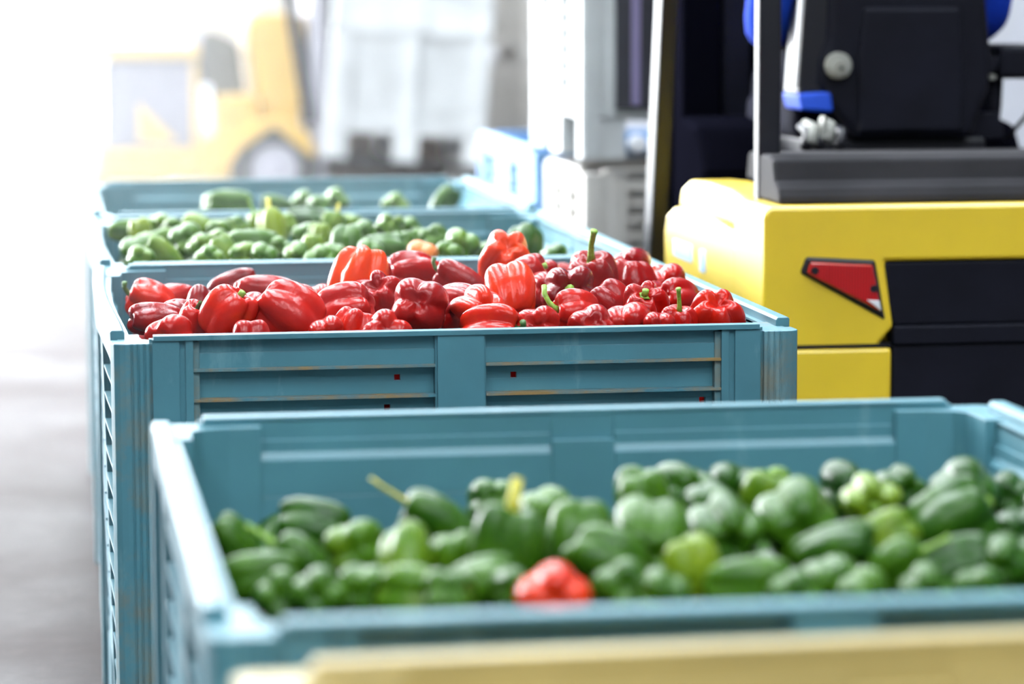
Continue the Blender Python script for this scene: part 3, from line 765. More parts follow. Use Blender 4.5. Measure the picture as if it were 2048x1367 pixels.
  (0.639,6.536,0.686,0.0756,2,0.6,-0.8,-0.11,4.68),
  (0.295,5.887,0.682,0.0795,4,0.46,0.69,0.56,4.2),
 ]),
 'E': ([
  (0.443,7.245,0.75,0.0704,2,0.98,-0.19,-0.06,4.97, 0.4, 'n', 'long'),
  (0.402,7.309,0.741,0.0589,1,-0.19,0.97,-0.18,1.64, 0.45, 'n', 'small'),
  (0.556,7.288,0.738,0.055,2,-0.96,0.21,0.18,1.81, 0.3, 'n', 'dark'),
  (0.621,7.352,0.741,0.0645,0,0.26,0.96,0.06,5.57, 0.4, 'n', ''),
  (0.691,7.288,0.746,0.0714,0,0.25,0.97,0.08,5.49, 0.45, 'n', 'blocky'),
  (0.829,7.245,0.737,0.0688,3,0.17,0.98,-0.06,0.07, 0.5, 'n', 'light'),
  (0.949,7.288,0.74,0.0642,2,0.63,0.11,0.77,1.06, 0.25, 'n', 'slanting'),
  (0.65,7.224,0.741,0.061,1,-0.18,0.94,-0.29,1.0, 0.4, 'n', ''),
 ], [
  (0.692,7.513,0.61,0.0789,1,-0.06,0.92,-0.38,5.61),
  (0.416,7.866,0.61,0.0796,2,-0.31,-0.11,0.94,0.06),
  (0.623,7.88,0.61,0.0747,0,-0.37,-0.84,0.39,6.0),
  (0.891,7.704,0.61,0.0789,2,0.74,0.43,-0.52,5.62),
  (0.341,7.105,0.61,0.0757,4,0.58,0.48,-0.66,0.73),
  (0.539,7.92,0.61,0.074,1,-0.44,-0.7,-0.56,2.95),
  (0.312,7.023,0.61,0.0752,2,0.86,0.14,-0.5,5.16),
  (0.369,7.217,0.61,0.0817,1,-0.58,-0.81,-0.05,4.42),
  (0.69,7.087,0.61,0.0787,3,0.23,0.23,-0.94,2.96),
  (0.829,7.547,0.61,0.0758,1,-0.14,-0.95,-0.28,0.56),
  (0.697,7.789,0.61,0.0818,3,0.75,-0.11,-0.65,2.4),
  (0.467,7.92,0.61,0.0777,3,-0.49,-0.56,0.67,0.77),
  (0.583,7.622,0.61,0.0767,0,-0.53,-0.62,0.58,3.07),
  (0.852,7.338,0.61,0.0777,2,-0.95,0.3,-0.04,1.4),
  (0.88,7.006,0.61,0.075,4,-0.67,0.47,-0.57,1.72),
  (0.629,7.481,0.61,0.0702,2,-0.01,-0.67,-0.74,0.82),
  (0.278,7.534,0.61,0.075,2,-0.28,-0.7,-0.65,2.81),
  (1.011,7.655,0.61,0.0728,2,0.81,0.02,0.59,2.28),
  (0.468,7.569,0.61,0.0813,2,0.19,-0.72,-0.67,0.9),
  (0.819,7.723,0.61,0.0786,1,-0.62,-0.11,0.78,2.59),
 ]),
}

NTH = ['first', 'second', 'third', 'fourth', 'fifth', 'sixth', 'seventh', 'eighth', 'ninth', 'tenth', 'eleventh', 'twelfth', 'thirteenth', 'fourteenth', 'fifteenth', 'sixteenth', 'seventeenth', 'eighteenth', 'nineteenth', 'twentieth', 'twenty-first', 'twenty-second', 'twenty-third', 'twenty-fourth', 'twenty-fifth', 'twenty-sixth', 'twenty-seventh', 'twenty-eighth']
WHERE = {'B': 'nearest blue bin', 'C': 'red-pepper bin', 'D': 'bin behind the red peppers', 'E': 'farthest blue bin'}
GROUP = {'B': 'green peppers in the nearest bin', 'C': 'red peppers in the bin', 'D': 'green peppers in the bin behind the red ones', 'E': 'green peppers in the farthest bin'}
STW = {'s': 'with a long stem', 'c': 'with a curved stem', 'h': 'with a hooked stem', 'b': 'with a stem stub', 'w': 'with a thin stalk', 'y': 'with a yellow stem', 'n': ''}
for b, (vis, fill) in HEAPS.items():
    x0, y0 = BINS[b]
    base = 'red' if b == 'C' else 'green'
    rows = {}
    for p in vis:
        tt = (p[1] - y0) / 1.2
        rows.setdefault('front row' if tt < .22 else 'second row' if tt < .42 else 'third row' if tt < .6 else 'back row', []).append(p)
    for rn, L in rows.items():
        L.sort(key=lambda p: p[0] / p[1])
        for i, p in enumerate(L):
            x, y, z, s, v, a, bb, c, spin, tone, st, desc = p
            colour = base; nm = base
            if tone < 0:
                colour = 'red' if desc == 'red' else 'orange'; nm = desc; tone = .7; desc = ''
            where = '%s from left in the %s of the %s' % (NTH[i], rn, WHERE[b])
            short = desc if desc and len(desc.split()) <= 4 else ''
            if desc and not short:
                label = '%s pepper, %s, %s' % (nm, desc, {'B': 'in nearest bin', 'C': 'in red heap', 'D': 'behind red heap', 'E': 'in farthest bin'}[b])

            else:
                label = '%s %s pepper, %s' % (short, nm, where) if short and not short.startswith('with') else '%s pepper, %s' % (nm, where)
                label = label.strip().replace(',  ', ', ')
            if len(label.split()) > 16: label = '%s pepper, %s, %s' % (nm, desc, {'B': 'in nearest bin', 'C': 'in red heap', 'D': 'behind red heap', 'E': 'in farthest bin'}[b])
            label = label.replace('green green', 'green')
            tone += {'B': .06, 'C': 0, 'D': .14, 'E': .10}[b]
            place_pepper(x, y, z, s, v, (a, bb, c), spin, colour, tone, st, label, GROUP[b])
    for p in fill:
        x, y, z, s, v, a, bb, c, spin = p
        place_pepper(x, y, z, s, v, (a, bb, c), spin, base, .2 + .3 * ((x * 37.7 + y * 91.3) % 1), 'n', '%s pepper buried under the others in the %s' % (base, WHERE[b]), GROUP[b].replace('peppers', 'peppers buried'))

# the hundreds of further peppers lower down in the bins
LOW = [pepper_mesh('bell_pepper', 1.05, 4, .34, .15, .12, .10, 3, nu=12, nv=20)[0], pepper_mesh('bell_pepper', 1.12, 3, .32, .13, .10, .16, 8, nu=12, nv=18)[0]]
rnd = random.Random(4)
for colour, bins, nm, lab in (('red', 'C', 'red_pepper_heap', 'red peppers filling the red-pepper bin beneath the visible top layer'), ('green', 'BDE', 'green_pepper_heap', 'green peppers filling the three green bins beneath the visible top layer')):
    bm = bmesh.new()
    for b in bins:
        x0, y0 = BINS[b]; top = [p[:3] for p in HEAPS[b][0]] + [p[:3] for p in HEAPS[b][1]]
        for layer in range(3):
            for i in range(12):
                for j in range(14):
                    x = x0 + .092 + i * .0742 + rnd.uniform(-.008, .008); y = y0 + .095 + j * .0775 + rnd.uniform(-.008, .008)
                    near = sorted((p for p in top), key=lambda p: (p[0] - x) ** 2 + (p[1] - y) ** 2)[:6]
                    zs = [p[2] for p in near if (p[0] - x) ** 2 + (p[1] - y) ** 2 < .0050]
                    z = (min(zs) - .066) if zs else min(sum(p[2] for p in near[:4]) / 4 - .045, .665)
                    z += rnd.uniform(-.006, .002) - .066 * layer
                    q = Quaternion((rnd.gauss(0, 1), rnd.gauss(0, 1), rnd.gauss(0, 1), rnd.gauss(0, 1))).normalized()
                    n0 = len(bm.verts); bm.from_mesh(LOW[rnd.randrange(2)]); bm.verts.ensure_lookup_table()
                    mt = Matrix.Translation((x, y, z)) @ q.to_matrix().to_4x4() @ Matrix.Scale(.070 + rnd.uniform(-.004, .004), 4)
                    for k in range(n0, len(bm.verts)): bm.verts[k].co = mt @ bm.verts[k].co
    me = bpy.data.meshes.new(nm); bm.to_mesh(me); bm.free()
    for p in me.polygons: p.use_smooth = True
    me.materials.append(M[colour + '_heap'])
    o = bpy.data.objects.new(nm, me); col.objects.link(o); o['ripeness'] = .32
    tag(o, lab, 'peppers', kind='stuff')

# ------------------------------------------------------------------ the yellow forklift at the right
fl = empty('forklift', (1.76, 5.36, 0))
tag(fl, 'large yellow and black forklift seen from behind, parked right of the blue bins', 'forklift')
HW = .487
def side(mb, pts, a, b): return mb.prism(pts, 0, a, b)          # profile in (y, z)
# counterweight: solid rear body with a recess for the black panel
cw = MB()
half = [(HW - .214, .15), (HW - .214, .608), (HW - .241, .638), (HW - .224, .757)]
out = [(-HW, .15), (-HW, .845), (-HW + .012, .858), (HW - .012, .858), (HW, .845), (HW, .15)]
cw.prism(out + half + [(-x, z) for x, z in reversed(half)], 1, 0, .24)
cw.box(-HW + .10, HW - .10, .052, .24, .15, .80)
body = cw.obj('counterweight', M['yellow'], fl, .008, seg=3)
# groove line in the yellow corner blocks
for sx in (-1, 1):
    a, b = (-HW - .002, -HW + .236) if sx < 0 else (HW - .236, HW + .002)
    mb = MB(); mb.box(min(a, b), max(a, b), -.0015, .10, .602, .609); mb.obj('panel_seam', M['gloss_black'], body)
    mb = MB(); mb.box(a + (.0 if sx < 0 else 0), b, -.006, .10, .20, .601); mb.obj('lower_block', M['yellow'], body, .006)
# black rear grille panel
mb = MB(); mb.prism([(-.245, .640), (-.268, .755), (.268, .755), (.245, .640)], 1, .008, .055); mb.obj('rear_panel', M['black'], fl, .005)
mb = MB(); mb.box(-.246, .246, -.004, .05, .606, .640); mb.obj('rear_strip', M['black'], fl, .004)
mb = MB(); mb.box(-.246, .246, .004, .05, .20, .604); mb.obj('lower_panel', M['black'], fl, .004)
# tail lights
m, t, b = new_mat('red_lens'); 
nz = t.nodes.new('ShaderNodeTexWave'); nz.inputs['Scale'].default_value = 60
tcn = t.nodes.new('ShaderNodeTexCoord'); t.links.new(tcn.outputs['Object'], nz.inputs['Vector'])
t.links.new(ramp(t, nz.outputs[0], [(.2, lin(150, 16, 22)), (.8, lin(205, 30, 34))]).outputs[0], b.inputs['Base Color'])
b.inputs['Roughness'].default_value = .12; b.inputs['Coat Weight'].default_value = 1; M['lens'] = m
for sx in (-1, 1):
    P = [(-.420, .739), (-.409, .768), (-.282, .760), (-.262, .651)]
    inner = [(-.410, .739), (-.403, .759), (-.289, .752), (-.273, .668)]
    mb = MB(); mb.prism([(-sx * x, z) for x, z in P], 1, -.006, .03); lt = mb.obj('tail_light', M['gloss_black'], fl, .005)
    mb = MB(); mb.prism([(-sx * x, z) for x, z in inner], 1, -.014, .02); mb.obj('lens', M['lens'], lt, .003)
    mb = MB(); mb.prism([(-sx * x, z) for x, z in [(-.374, .7535), (-.370, .7535), (-.370, .724), (-.374, .727)]], 1, -.0165, -.01); mb.obj('lens_rib', M['lens'], lt)
    mb = MB(); mb.prism([(-sx * x, z) for x, z in [(-.300, .690), (-.277, .688), (-.2735, .670)]], 1, -.0158, -.01); mb.obj('reversing_lens', M['white_trim'], lt, .001)
    for c in ((-.396, .744), (-.287, .71)):
        mb = MB(); mb.disc((-sx * c[0], -.014, c[1]), (0, 1, 0), .0065, .004, 12); mb.obj('screw', M['gloss_black'], lt)
# body flanks (battery compartment sides) in two tiers
for sx in (-1, 1):
    x0, x1 = (-HW + .004, -HW + .10) if sx < 0 else (HW - .10, HW - .004)
    mb = MB(); side(mb, [(.24, .15), (.24, .772), (.30, .796), (.50, .806), (.70, .808), (.82, .802), (.88, .785), (.905, .75), (.905, .15)], x0, x1); f = mb.obj('side_panel', M['yellow'], fl, .012, seg=3)
    x0, x1 = (-HW + .012, -HW + .11) if sx < 0 else (HW - .11, HW - .012)
    mb = MB(); side(mb, [(.20, .80), (.20, .857), (.34, .868), (.55, .870), (.70, .864), (.77, .846), (.79, .815), (.79, .80)], x0, x1); mb.obj('upper_side_panel', M['yellow'], fl, .012, seg=3)
    if sx < 0:
        mb = MB(); mb.box(-HW + .0015, -HW + .01, .62, .80, .705, .738); mb.obj('decal', M['decal'], f, .001)
        mb = MB(); mb.box(-HW + .0015, -HW + .01, .50, .545, .695, .738); mb.obj('decal', M['decal'], f, .001)
    xa = -HW + .002 if sx < 0 else HW - .02
    mb = MB(); mb.prism([(.285, .40), (.285, .655), (.36, .615), (.36, .40)], 0, xa, xa + .018); mb.obj('side_grip', M['gloss_black'], f)
mb = MB(); mb.box(-HW + .10, HW - .10, .22, .90, .16, .80); mb.obj('battery_case', M['black'], fl, .01)
# black seat deck / hood
mb = MB(); side(mb, [(.045, .858), (.050, .872), (.060, .885), (.085, .90), (.10, .935), (.13, .943), (.20, .943), (.22, .90), (.22, .858)], -.447, .447); side(mb, [(.21, .858), (.21, .940), (.30, .938), (.80, .915), (.82, .858)], -.33, .40); mb.obj('hood', M['hood_black'], fl, .008, seg=3)
# overhead guard: pillars and roof bars
mb = MB(); 
guard = empty('overhead_guard', (0, 0, 0)); guard.parent = fl
for sx in (-1, 1):
    xa = sx * (HW - .058)
    mb = MB(); mb.prism([(.20, .84), (.235, .84), (.235, 2.02), (.20, 2.02)], 0, xa - .022, xa + .022); mb.obj('rear_pillar', M['gloss_black'], guard, .006)
    xa = sx * (HW - .032)
    mb = MB(); mb.prism([(1.215, .16), (1.295, .16), (1.05, 1.22), (.87, 2.02), (.80, 2.02), (.98, 1.22)], 0, xa - .020, xa + .020); mb.obj('front_pillar', M['gloss_black'], guard, .006)
for k in range(7):
    xx = -HW + .06 + k * (2 * HW - .12) / 6
    mb = MB(); mb.box(xx - .014, xx + .014, .20, 1.0, 2.0, 2.03); mb.obj('roof_bar', M['gloss_black'], guard, .004)
for yy in (.22, .97):
    mb = MB(); mb.box(-HW + .04, HW - .04, yy - .03, yy + .03, 1.99, 2.035); mb.obj('roof_beam', M['gloss_black'], guard, .006)
# seat
seat = empty('seat', (0, .80, 0)); seat.parent = fl
sh = MB(); sh.prism([(-.095, .935), (.150, .935), (.160, .97), (.185, 1.03), (.190, 1.10), (.178, 1.22), (.150, 1.46), (.105, 1.52), (-.105, 1.52), (-.150, 1.46), (-.165, 1.14), (-.180, 1.10), (-.182, 1.05), (-.150, 1.0)], 1, .02, .10)
sh.obj('backrest_shell', M['black'], seat, .018, seg=3)
sh = MB(); sh.prism([(-.095, .950), (.125, .950), (.128, 1.10), (.118, 1.205), (-.085, 1.205), (-.098, 1.10)], 1, .008, .03); sh.obj('backrest_cover', M['black'], seat, .008)
sh = MB(); sh.box(-.20, .20, .095, .17, 1.02, 1.50); sh.obj('backrest_cushion', M['navy'], seat, .03, seg=3)
sh = MB(); sh.box(-.21, .21, .10, .56, .93, 1.02); sh.obj('seat_cushion', M['navy'], seat, .03, seg=3)
sh = MB(); sh.box(-.19, .19, .06, .55, .90, .935); sh.obj('suspension', M['gloss_black'], seat, .006)
sh = MB(); sh.disc((-.140, .010, 1.087), (0, 1, 0), .027, .022, 28); sh.disc((-.140, -.002, 1.084), (0, 1, 0), .018, .012, 24); kn = sh.obj('recliner_knob', M['pewter'], seat, .003)
kn['label'] = 'pale grey round knob'
sh = MB(); sh.disc((-.138, -.009, 1.082), (0, 1, 0), .004, .004, 12); sh.obj('knob_screw', M['gloss_black'], kn)
# hip guards beside the seat, armrest and levers on the right
for sx in (-1, 1):
    mb = MB(); mb.prism([(sx * -.245, 1.025), (sx * -.158, 1.025), (sx * -.160, 1.30), (sx * -.215, 1.34), (sx * -.228, 1.24)], 1, .93, 1.03) if sx < 0 else None
    if sx < 0:
        mb.bm.free(); mb = MB(); mb.prism([(-.220, 1.028), (-.156, 1.032), (-.150, 1.34), (-.198, 1.34)], 1, .83, .95)
        hg = mb.obj('hip_guard', M['gloss_black'], fl, .006)
        mb = MB(); mb.prism([(-.226, 1.05), (-.217, 1.028), (-.197, 1.34), (-.205, 1.34)], 1, .835, .855); mb.obj('hip_guard_lit_edge', M['white_trim'], hg, .003)  # white strip paints the light on the guard's left face
        mb = MB(); mb.prism([(-.222, 1.03), (-.150, 1.034), (-.146, .992), (-.214, .996)], 1, .82, .96); o = mb.obj('hip_guard_tip', M['blue_trim'], hg, .006); o['label'] = 'bright blue lower end'
mb = MB(); mb.box(.225, .36, .88, 1.15, 1.055, 1.125); ar = mb.obj('armrest', M['black'], fl, .012)
mb = MB(); mb.tube([(.235, .95, 1.07), (.232, .95, 1.0), (.225, .95, .93)], .020, 10); mb.obj('armrest_post', M['black'], ar)
mb = MB(); mb.tube([(.33, .93, 1.07), (.325, .93, 1.02), (.30, .93, .975), (.255, .93, .925)], .005, 8); mb.obj('cable', M['gloss_black'], ar)
mb = MB(); mb.prism([(.155, .93), (.24, .93), (.225, .985), (.165, .985)], 1, .88, .97); mb.obj('armrest_bracket', M['black'], ar, .004)
mb = MB(); mb.prism([(.155, 1.05), (.215, 1.075), (.22, 1.10), (.16, 1.11)], 1, .86, .92); mb.obj('armrest_hinge', M['black'], ar, .004)
mb = MB(); mb.tube([(.203, .855, 1.06), (.203, .875, 1.06)], .006, 10); mb.obj('hinge_pin', M['pewter'], ar)
for (bx, bz, r_) in ((-.225, .952, .013), (-.208, .946, .010), (-.19, .958, .011), (-.165, .945, .010), (-.235, .945, .012)):
    mb = MB(); mb.tube([(bx, .70, bz - .02), (bx + .012, .72, bz + .012), (bx + .004, .76, bz + .02)], [r_, r_, r_ * .7], 8); mb.obj('hose_end', M['pewter'] if bz > .947 else M['gloss_black'], fl)
mb = MB(); mb.prism([(-.205, .945), (-.185, .94), (-.19, .985), (-.197, .99)], 1, .70, .73); mb.obj('belt_buckle', M['pewter'], fl, .003)
# dash cowl, steering wheel, floor plate, mast, wheels, forks
mb = MB(); side(mb, [(1.05, .40), (1.10, .86), (1.18, .95), (1.34, .965), (1.40, .93), (1.42, .40)], -.36, .36); mb.obj('dash_cowl', M['matte_black'], fl, .02, seg=3)
mb = MB(); mb.box(-.44, .44, .88, 1.42, .30, .36); mb.obj('floor_plate', M['black'], fl, .006)
ring = MB(); n = 36
ring.tube([(.155 * math.cos(2 * math.pi * i / n), .155 * math.sin(2 * math.pi * i / n), 0) for i in range(n + 1)], .013, 10, cap=False)
ring.tube([(0, 0, -.22), (0, 0, 0)], .018, 10)
for a in (0, 2.1, 4.2): ring.tube([(0, 0, 0), (.155 * math.cos(a), .155 * math.sin(a), 0)], .009, 8)
sw = ring.obj('steering_wheel', M['gloss_black'], fl, smooth=True); sw.location = (0, 1.12, 1.08); sw.rotation_euler = (R(28), 0, 0)
mast = empty('mast', (0, 1.50, 0)); mast.parent = fl
for sx in (-1, 1):
    mb = MB(); mb.box(sx * .275 - .045, sx * .275 + .045, 0, .10, .08, 2.1); mb.obj('outer_channel', M['matte_black'], mast, .006)
    mb = MB(); mb.box(sx * .190 - .032, sx * .190 + .032, .02, .10, .10, 2.1); mb.obj('inner_channel', M['black'], mast, .006)
    mb = MB(); mb.tube([(sx * .125, .06, .15), (sx * .125, .06, 2.0)], .024, 12); mb.obj('lift_cylinder', M['matte_black'], mast)
    mb = MB(); mb.tube([(sx * .055, .05, .2), (sx * .055, .05, 2.0)], .014, 8); mb.obj('lift_chain', M['black'], mast)
for zz in (.30, 1.45, 2.02):
    mb = MB(); mb.box(-.31, .31, .03, .09, zz, zz + .09); mb.obj('cross_bar', M['matte_black'], mast, .005)
car = MB(); car.box(-.335, .335, .12, .15, .25, 2.0); car.obj('load_backrest', M['matte_black'], mast, .006)
for sx in (-1, 1):
    mb = MB(); mb.prism([(.15, .10), (.20, .10), (1.04, .115), (1.04, .13), (.20, .15), (.20, .60), (.15, .60)], 0, sx * .25 - .05, sx * .25 + .05); mb.obj('fork', M['matte_black'], mast, .004)
def wheel(parent, name, x, y, r_, wdt, hub, ax=(1, 0, 0)):
    mb = MB(); n = 40
    prof = [(r_ * .55, -.5), (r_ * .93, -.5), (r_, -.38), (r_, .38), (r_ * .93, .5), (r_ * .55, .5)]
    rings = []
    for i in range(n):
        a = 2 * math.pi * i / n
        rings.append([mb._v((q * wdt, p * math.cos(a), p * math.sin(a))) for p, q in prof])
    for i in range(n):
        A, Bq = rings[i], rings[(i + 1) % n]
        for j in range(len(prof)): mb.bm.faces.new((A[j], A[(j + 1) % len(prof)], Bq[(j + 1) % len(prof)], Bq[j]))
    tr = mb.obj(name, M['rubber'], parent, .004); tr.location = (x, y, r_)
    mb = MB(); mb.disc((0, 0, 0), (1, 0, 0), r_ * .56, wdt * .8, 28); mb.disc((0, 0, 0), (1, 0, 0), r_ * .2, wdt * .95, 20)
    mb.obj('hub', hub, tr, .004)
    return tr
for sx in (-1, 1):
    wheel(fl, 'front_wheel', sx * .40, 1.16, .23, .15, M['grey_panel'])
    wheel(fl, 'rear_wheel', sx * .30, .42, .20, .14, M['grey_panel'])

# ------------------------------------------------------------------ the driver
def skin_body(name, chains, mat, parent=None, sub=2, root=None):
    """chains: lists of (x,y,z,r); points shared by position become joints of one continuous skin"""
    verts, rad, edges, idx = [], [], [], {}
    for ch in chains:
        prev = None
        for x, y, z, r_ in ch:
            k = (round(x, 3), round(y, 3), round(z, 3))
            if k not in idx: idx[k] = len(verts); verts.append((x, y, z)); rad.append(r_)
            if prev is not None and prev != idx[k]: edges.append((prev, idx[k]))
            prev = idx[k]
    me = bpy.data.meshes.new(name); me.from_pydata(verts, edges, [])
    o = bpy.data.objects.new(name, me); col.objects.link(o); me.materials.append(mat)
    md = o.modifiers.new('skin', 'SKIN'); md.use_smooth_shade = True
    for i, sv in enumerate(me.skin_vertices[0].data):
        r_ = rad[i]; sv.radius = r_ if isinstance(r_, tuple) else (r_, r_)
    me.skin_vertices[0].data[0].use_root = True
    ss = o.modifiers.new('subdivision', 'SUBSURF'); ss.levels = sub; ss.render_levels = sub
    if parent: o.parent = parent
    return o
# seated at the wheel, back to the camera; x right, y forward, z up, seat top at 1.02
def arm(sx, r0):
    return [(0, .01, 1.44, r0(.10)), (sx * .10, .01, 1.46, r0(.075)), (sx * .185, .02, 1.43, r0(.058)), (sx * .222, .035, 1.30, r0(.048)), (sx * .236, .06, 1.19, r0(.043)), (sx * .215, .17, 1.16, r0(.037)), (sx * .165, .275, 1.16, r0(.028))]
I = lambda v: v
pel = (0, .05, 1.10, (.135, .10))
tors = [pel, (0, .02, 1.22, (.135, .095)), (0, .0, 1.34, (.15, .10)), (0, .01, 1.44, (.10, .085))]
neck = [(0, .01, 1.44, (.10, .085)), (0, .015, 1.52, .055), (0, .03, 1.58, .052), (0, .045, 1.645, (.072, .080)), (0, .05, 1.70, (.076, .088)), (0, .04, 1.755, (.060, .072))]
face = [(0, .045, 1.645, (.072, .080)), (0, .105, 1.625, .028)]
nose = [(0, .05, 1.70, (.076, .088)), (0, .135, 1.685, .012), (0, .150, 1.672, .010)]
legs = []; armsc = []; hands = []
for sx in (-1, 1):
    legs.append([pel, (sx * .09, .07, 1.085, .085), (sx * .11, .26, 1.08, .075), (sx * .12, .43, 1.05, .060), (sx * .12, .45, .90, .055), (sx * .12, .42, .76, .048), (sx * .12, .40, .66, .038), (sx * .12, .43, .60, .036), (sx * .12, .53, .585, .03)])
    armsc.append(arm(sx, I))
    W = (sx * .165, .275, 1.16, .028); K = (sx * .150, .315, 1.165, (.034, .018))
    hands.append([W, K])
    for q, (dx, ln) in enumerate(((-.030, .052), (-.010, .060), (.010, .056), (.030, .044))):
        hands.append([K, (sx * .150 + dx, .345, 1.172, .010), (sx * .150 + dx, .345 + ln * .6, 1.160, .009), (sx * .150 + dx, .345 + ln * .55, 1.138, .008)])
    hands.append([K, (sx * .150 - sx * .040, .312, 1.150, .011), (sx * .150 - sx * .048, .340, 1.138, .009)])
ears = [[(0, .05, 1.70, (.076, .088)), (-.082, .045, 1.69, .012)], [(0, .05, 1.70, (.076, .088)), (.082, .045, 1.69, .012)]]
person = skin_body('person', [tors, neck, face, nose] + ears + legs + armsc + hands, M['skin'])
person.location = (1.755, 6.285, 0)
tag(person, 'driver in a bright blue work jacket sitting in the forklift seat', 'person')
g = lambda v: (v + .014) if not isinstance(v, tuple) else (v[0] + .016, v[1] + .016)
jt = [tuple(list(p[:3]) + [g(p[3])]) for p in tors]; jt[-1] = (0, .01, 1.44, (.115, .10))
ja = []
for sx in (-1, 1):
    a = [tuple(p) for p in arm(sx, lambda v: v + .016)]; a[0] = jt[-1]; ja.append(a[:-1] + [(sx * .178, .255, 1.158, .042)])
jk = skin_body('jacket', [jt] + ja, M['blue_cloth'], person)
tp = (0, .055, 1.095, (.148, .115))
tr = []
for l in legs: tr.append([tp] + [tuple(list(p[:3]) + [p[3] + .014]) for p in l[1:7]])
skin_body('trousers', tr, M['navy'], person)
for sx in (-1, 1):
    mb = MB(); mb.prism([(.36, .555), (.36, .64), (.44, .64), (.50, .61), (.57, .60), (.575, .555)], 0, sx * .12 - .045, sx * .12 + .045); mb.obj('shoe', M['gloss_black'], person, .02, seg=3)
skin_body('hair', [[(0, -.005, 1.63, (.055, .04)), (0, .012, 1.69, (.082, .070)), (0, .025, 1.75, (.076, .080)), (0, .045, 1.785, (.055, .065))]], M['hair'], person)
for sx in (-1, 1):
    mb = MB(); bmesh.ops.create_uvsphere(mb.bm, u_segments=12, v_segments=8, radius=.012); e = mb.obj('eye', M['white_trim'], person, smooth=True); e.location = (sx * .030, .128, 1.70)
mb = MB(); mb.tube([(-.022, .128, 1.645), (0, .135, 1.643), (.022, .128, 1.645)], .005, 6); mb.obj('mouth', M['skin'], person)

# ------------------------------------------------------------------ stacks of bins in the background
SG = 'pallet bins stacked beyond the blue row'
make_bin('low grey-white slatted bin at the foot of the white bin stack, left of the forklift', 1.912, 8.0, 1.0, .63, .775, M['grey_bin'], group=SG)
make_bin('pale blue vented bin on the floor behind the low grey slatted bin', 1.885, 8.655, 1.0, 1.12, .80, M['pale_blue_bin'], group=SG)
wb = make_bin('bright white bin with two fork notches standing on the low grey and blue bins', 1.905, 8.0, 1.0, .82, .76, M['white_bin'], group=SG, z0=.800, vents=False, open_base=True)
mb = MB(); mb.box(-.405, -.03, -.410, -.385, .13, .70); dp = mb.obj('shaded_opening', M['dark_gap'], wb, .003); dp['label'] = 'dark sheet for the shaded openings in the front face'  # dark sheet paints the shade inside the louvred front wall
mb = MB(); mb.box(-.362, -.340, -.416, -.402, .14, .66); mb.obj('panel_strip', M['lilac'], dp, .003)
mb = MB(); mb.disc((-.345, -.40, .04), (0, 1, 0), .024, .05, 16); mb.obj('white_spot', M['white_trim'], wb, .006)  # white disc added as a pale round spot on the front
# far stacks
FG = 'far white bins by the doorway'
for k in range(2):
    make_bin(('dim grey bin at the bottom of the shaded far stack', 'dim grey bin on top of the shaded far stack')[k], 3.02, 18.9, 1.1, 1.1, .80, M['grey_bin'], group=FG, z0=.0 + .80 * k, vents=True)
lo = make_bin('white slatted bin carried on the far forklift, the lower of two', 2.06, 17.5, .92, 1.0, .735, M['white_bin'], group=FG, z0=.275, tilt=R(4), vents=False, pitch=.09, fh=.16)
hi = make_bin('white slatted bin carried on the far forklift, the upper of two', 2.111, 17.5, .92, 1.0, .735, M['white_bin'], group=FG, z0=1.009, tilt=R(4), vents=False, pitch=.09, fh=.16, skirt=True)
cr = empty('shade_box', (2.0, 18.88, 0)); tag(cr, 'added dark brown box standing for the shade under the carried white bins', 'shade_box')  # added box, its brown imitates the shade beneath the carried bins
for k in range(4): box_obj('board', -.43, .43, -.30, -.28, .02 + k * .115, .125 + k * .115, M['brown'], cr, .003); box_obj('board', -.43, .43, .28, .30, .02 + k * .115, .125 + k * .115, M['brown'], cr, .003)
for sx in (-1, 1): box_obj('end_board', sx * .42 - .01, sx * .42 + .01, -.28, .28, .02, .47, M['brown'], cr, .003)
box_obj('bottom', -.42, .42, -.28, .28, 0, .03, M['brown'], cr, .003)
for k in range(2):
    make_bin(('pale lilac-grey bin on the floor behind the far yellow forklift', 'pale lilac-grey bin stacked up behind the far yellow forklift')[k], 1.35, 19.4, 1.0, 1.0, .80, M['grey_bin'], group=FG, z0=.80 * k)

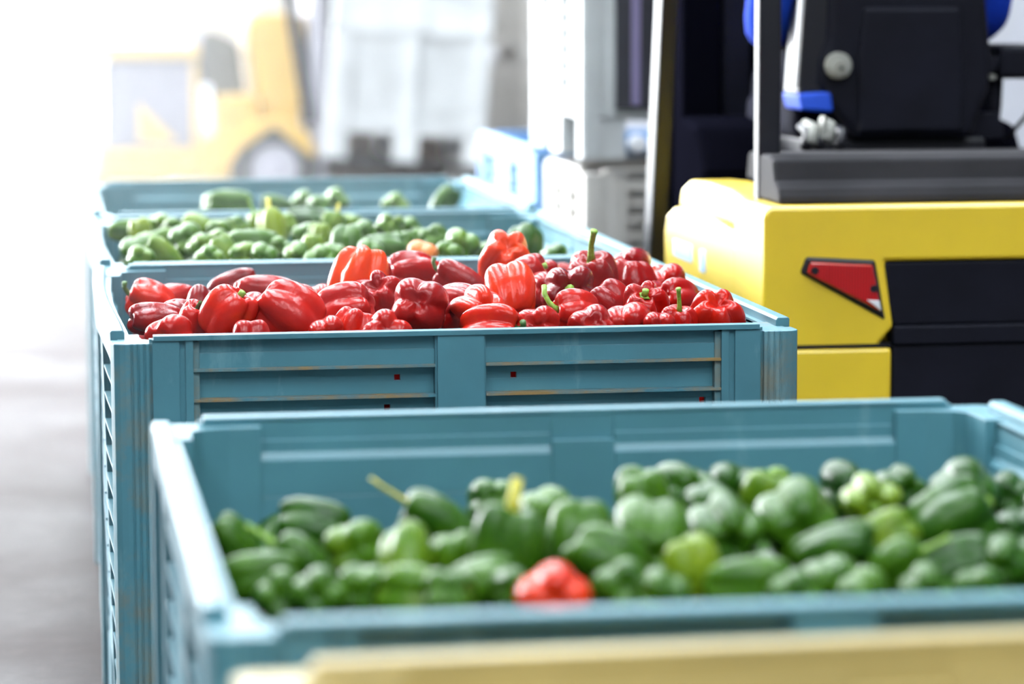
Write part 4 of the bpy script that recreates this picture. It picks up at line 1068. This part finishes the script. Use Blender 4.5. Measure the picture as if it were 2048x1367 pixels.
# ------------------------------------------------------------------ far yellow forklift, side on
ff = empty('forklift', (.90, 18.0, 0))
tag(ff, 'pale washed-out yellow forklift by the bright doorway, carrying white bins', 'forklift')
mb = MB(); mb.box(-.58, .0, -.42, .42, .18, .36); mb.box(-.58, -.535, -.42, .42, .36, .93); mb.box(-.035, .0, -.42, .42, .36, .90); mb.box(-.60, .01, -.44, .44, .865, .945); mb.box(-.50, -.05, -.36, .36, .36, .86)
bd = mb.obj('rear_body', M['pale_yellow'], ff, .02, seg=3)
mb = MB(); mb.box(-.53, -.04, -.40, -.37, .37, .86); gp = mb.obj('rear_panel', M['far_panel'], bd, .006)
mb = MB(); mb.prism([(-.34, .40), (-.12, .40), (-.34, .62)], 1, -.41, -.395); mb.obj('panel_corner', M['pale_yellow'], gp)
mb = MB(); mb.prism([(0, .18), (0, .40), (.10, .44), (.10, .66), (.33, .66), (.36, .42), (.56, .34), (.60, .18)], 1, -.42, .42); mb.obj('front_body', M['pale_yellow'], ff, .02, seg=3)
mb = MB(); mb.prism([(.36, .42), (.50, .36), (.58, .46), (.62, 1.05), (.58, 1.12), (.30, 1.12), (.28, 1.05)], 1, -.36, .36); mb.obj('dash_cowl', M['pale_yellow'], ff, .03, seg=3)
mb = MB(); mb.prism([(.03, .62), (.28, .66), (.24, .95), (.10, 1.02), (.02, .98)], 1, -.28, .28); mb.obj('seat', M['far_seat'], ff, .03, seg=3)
mb = MB(); mb.box(.01, .075, -.40, -.34, .50, .72); mb.obj('grab_handle', M['white_trim'], ff, .01)
mb = MB(); mb.box(-.06, .02, -.40, .40, .93, 2.0); mb.obj('rear_pillar', M['grey_panel'], ff, .01)
mb = MB(); mb.prism([(.60, .50), (.68, .50), (.42, 2.0), (.36, 2.0)], 1, -.40, -.35); mb.obj('front_pillar', M['black'], ff, .01)
mb = MB(); mb.box(-.10, .46, -.42, .42, 2.0, 2.04); mb.obj('roof', M['black'], ff, .01)
mb = MB(); mb.box(.64, .72, -.38, .38, .06, 2.3); mb.obj('mast', M['grey_panel'], ff, .01)
for sy in (-1, 1):
    mb = MB(); mb.prism([(.72, .06), (.76, .30), (1.7, .21), (1.7, .19), (.76, .25)], 1, sy * .22 - .05, sy * .22 + .05); mb.obj('fork', M['gloss_black'], ff, .004)
for (xx, rr) in ((.42, .25), (-.40, .20)):
    for sy in (-1, 1):
        tr_ = wheel(ff, 'wheel', 0, 0, rr, .16, M['grey_panel']); tr_.rotation_euler = (0, 0, R(90)); tr_.location = (xx, sy * (.38 if xx > 0 else .29), rr)
mb = MB(); mb.prism([(.16, .26), (.20, .40), (.30, .50), (.46, .53), (.60, .46), (.66, .34), (.64, .30), (.42, .48), (.22, .34)], 1, -.47, -.36); mb.obj('fender', M['pale_yellow'], ff, .01)
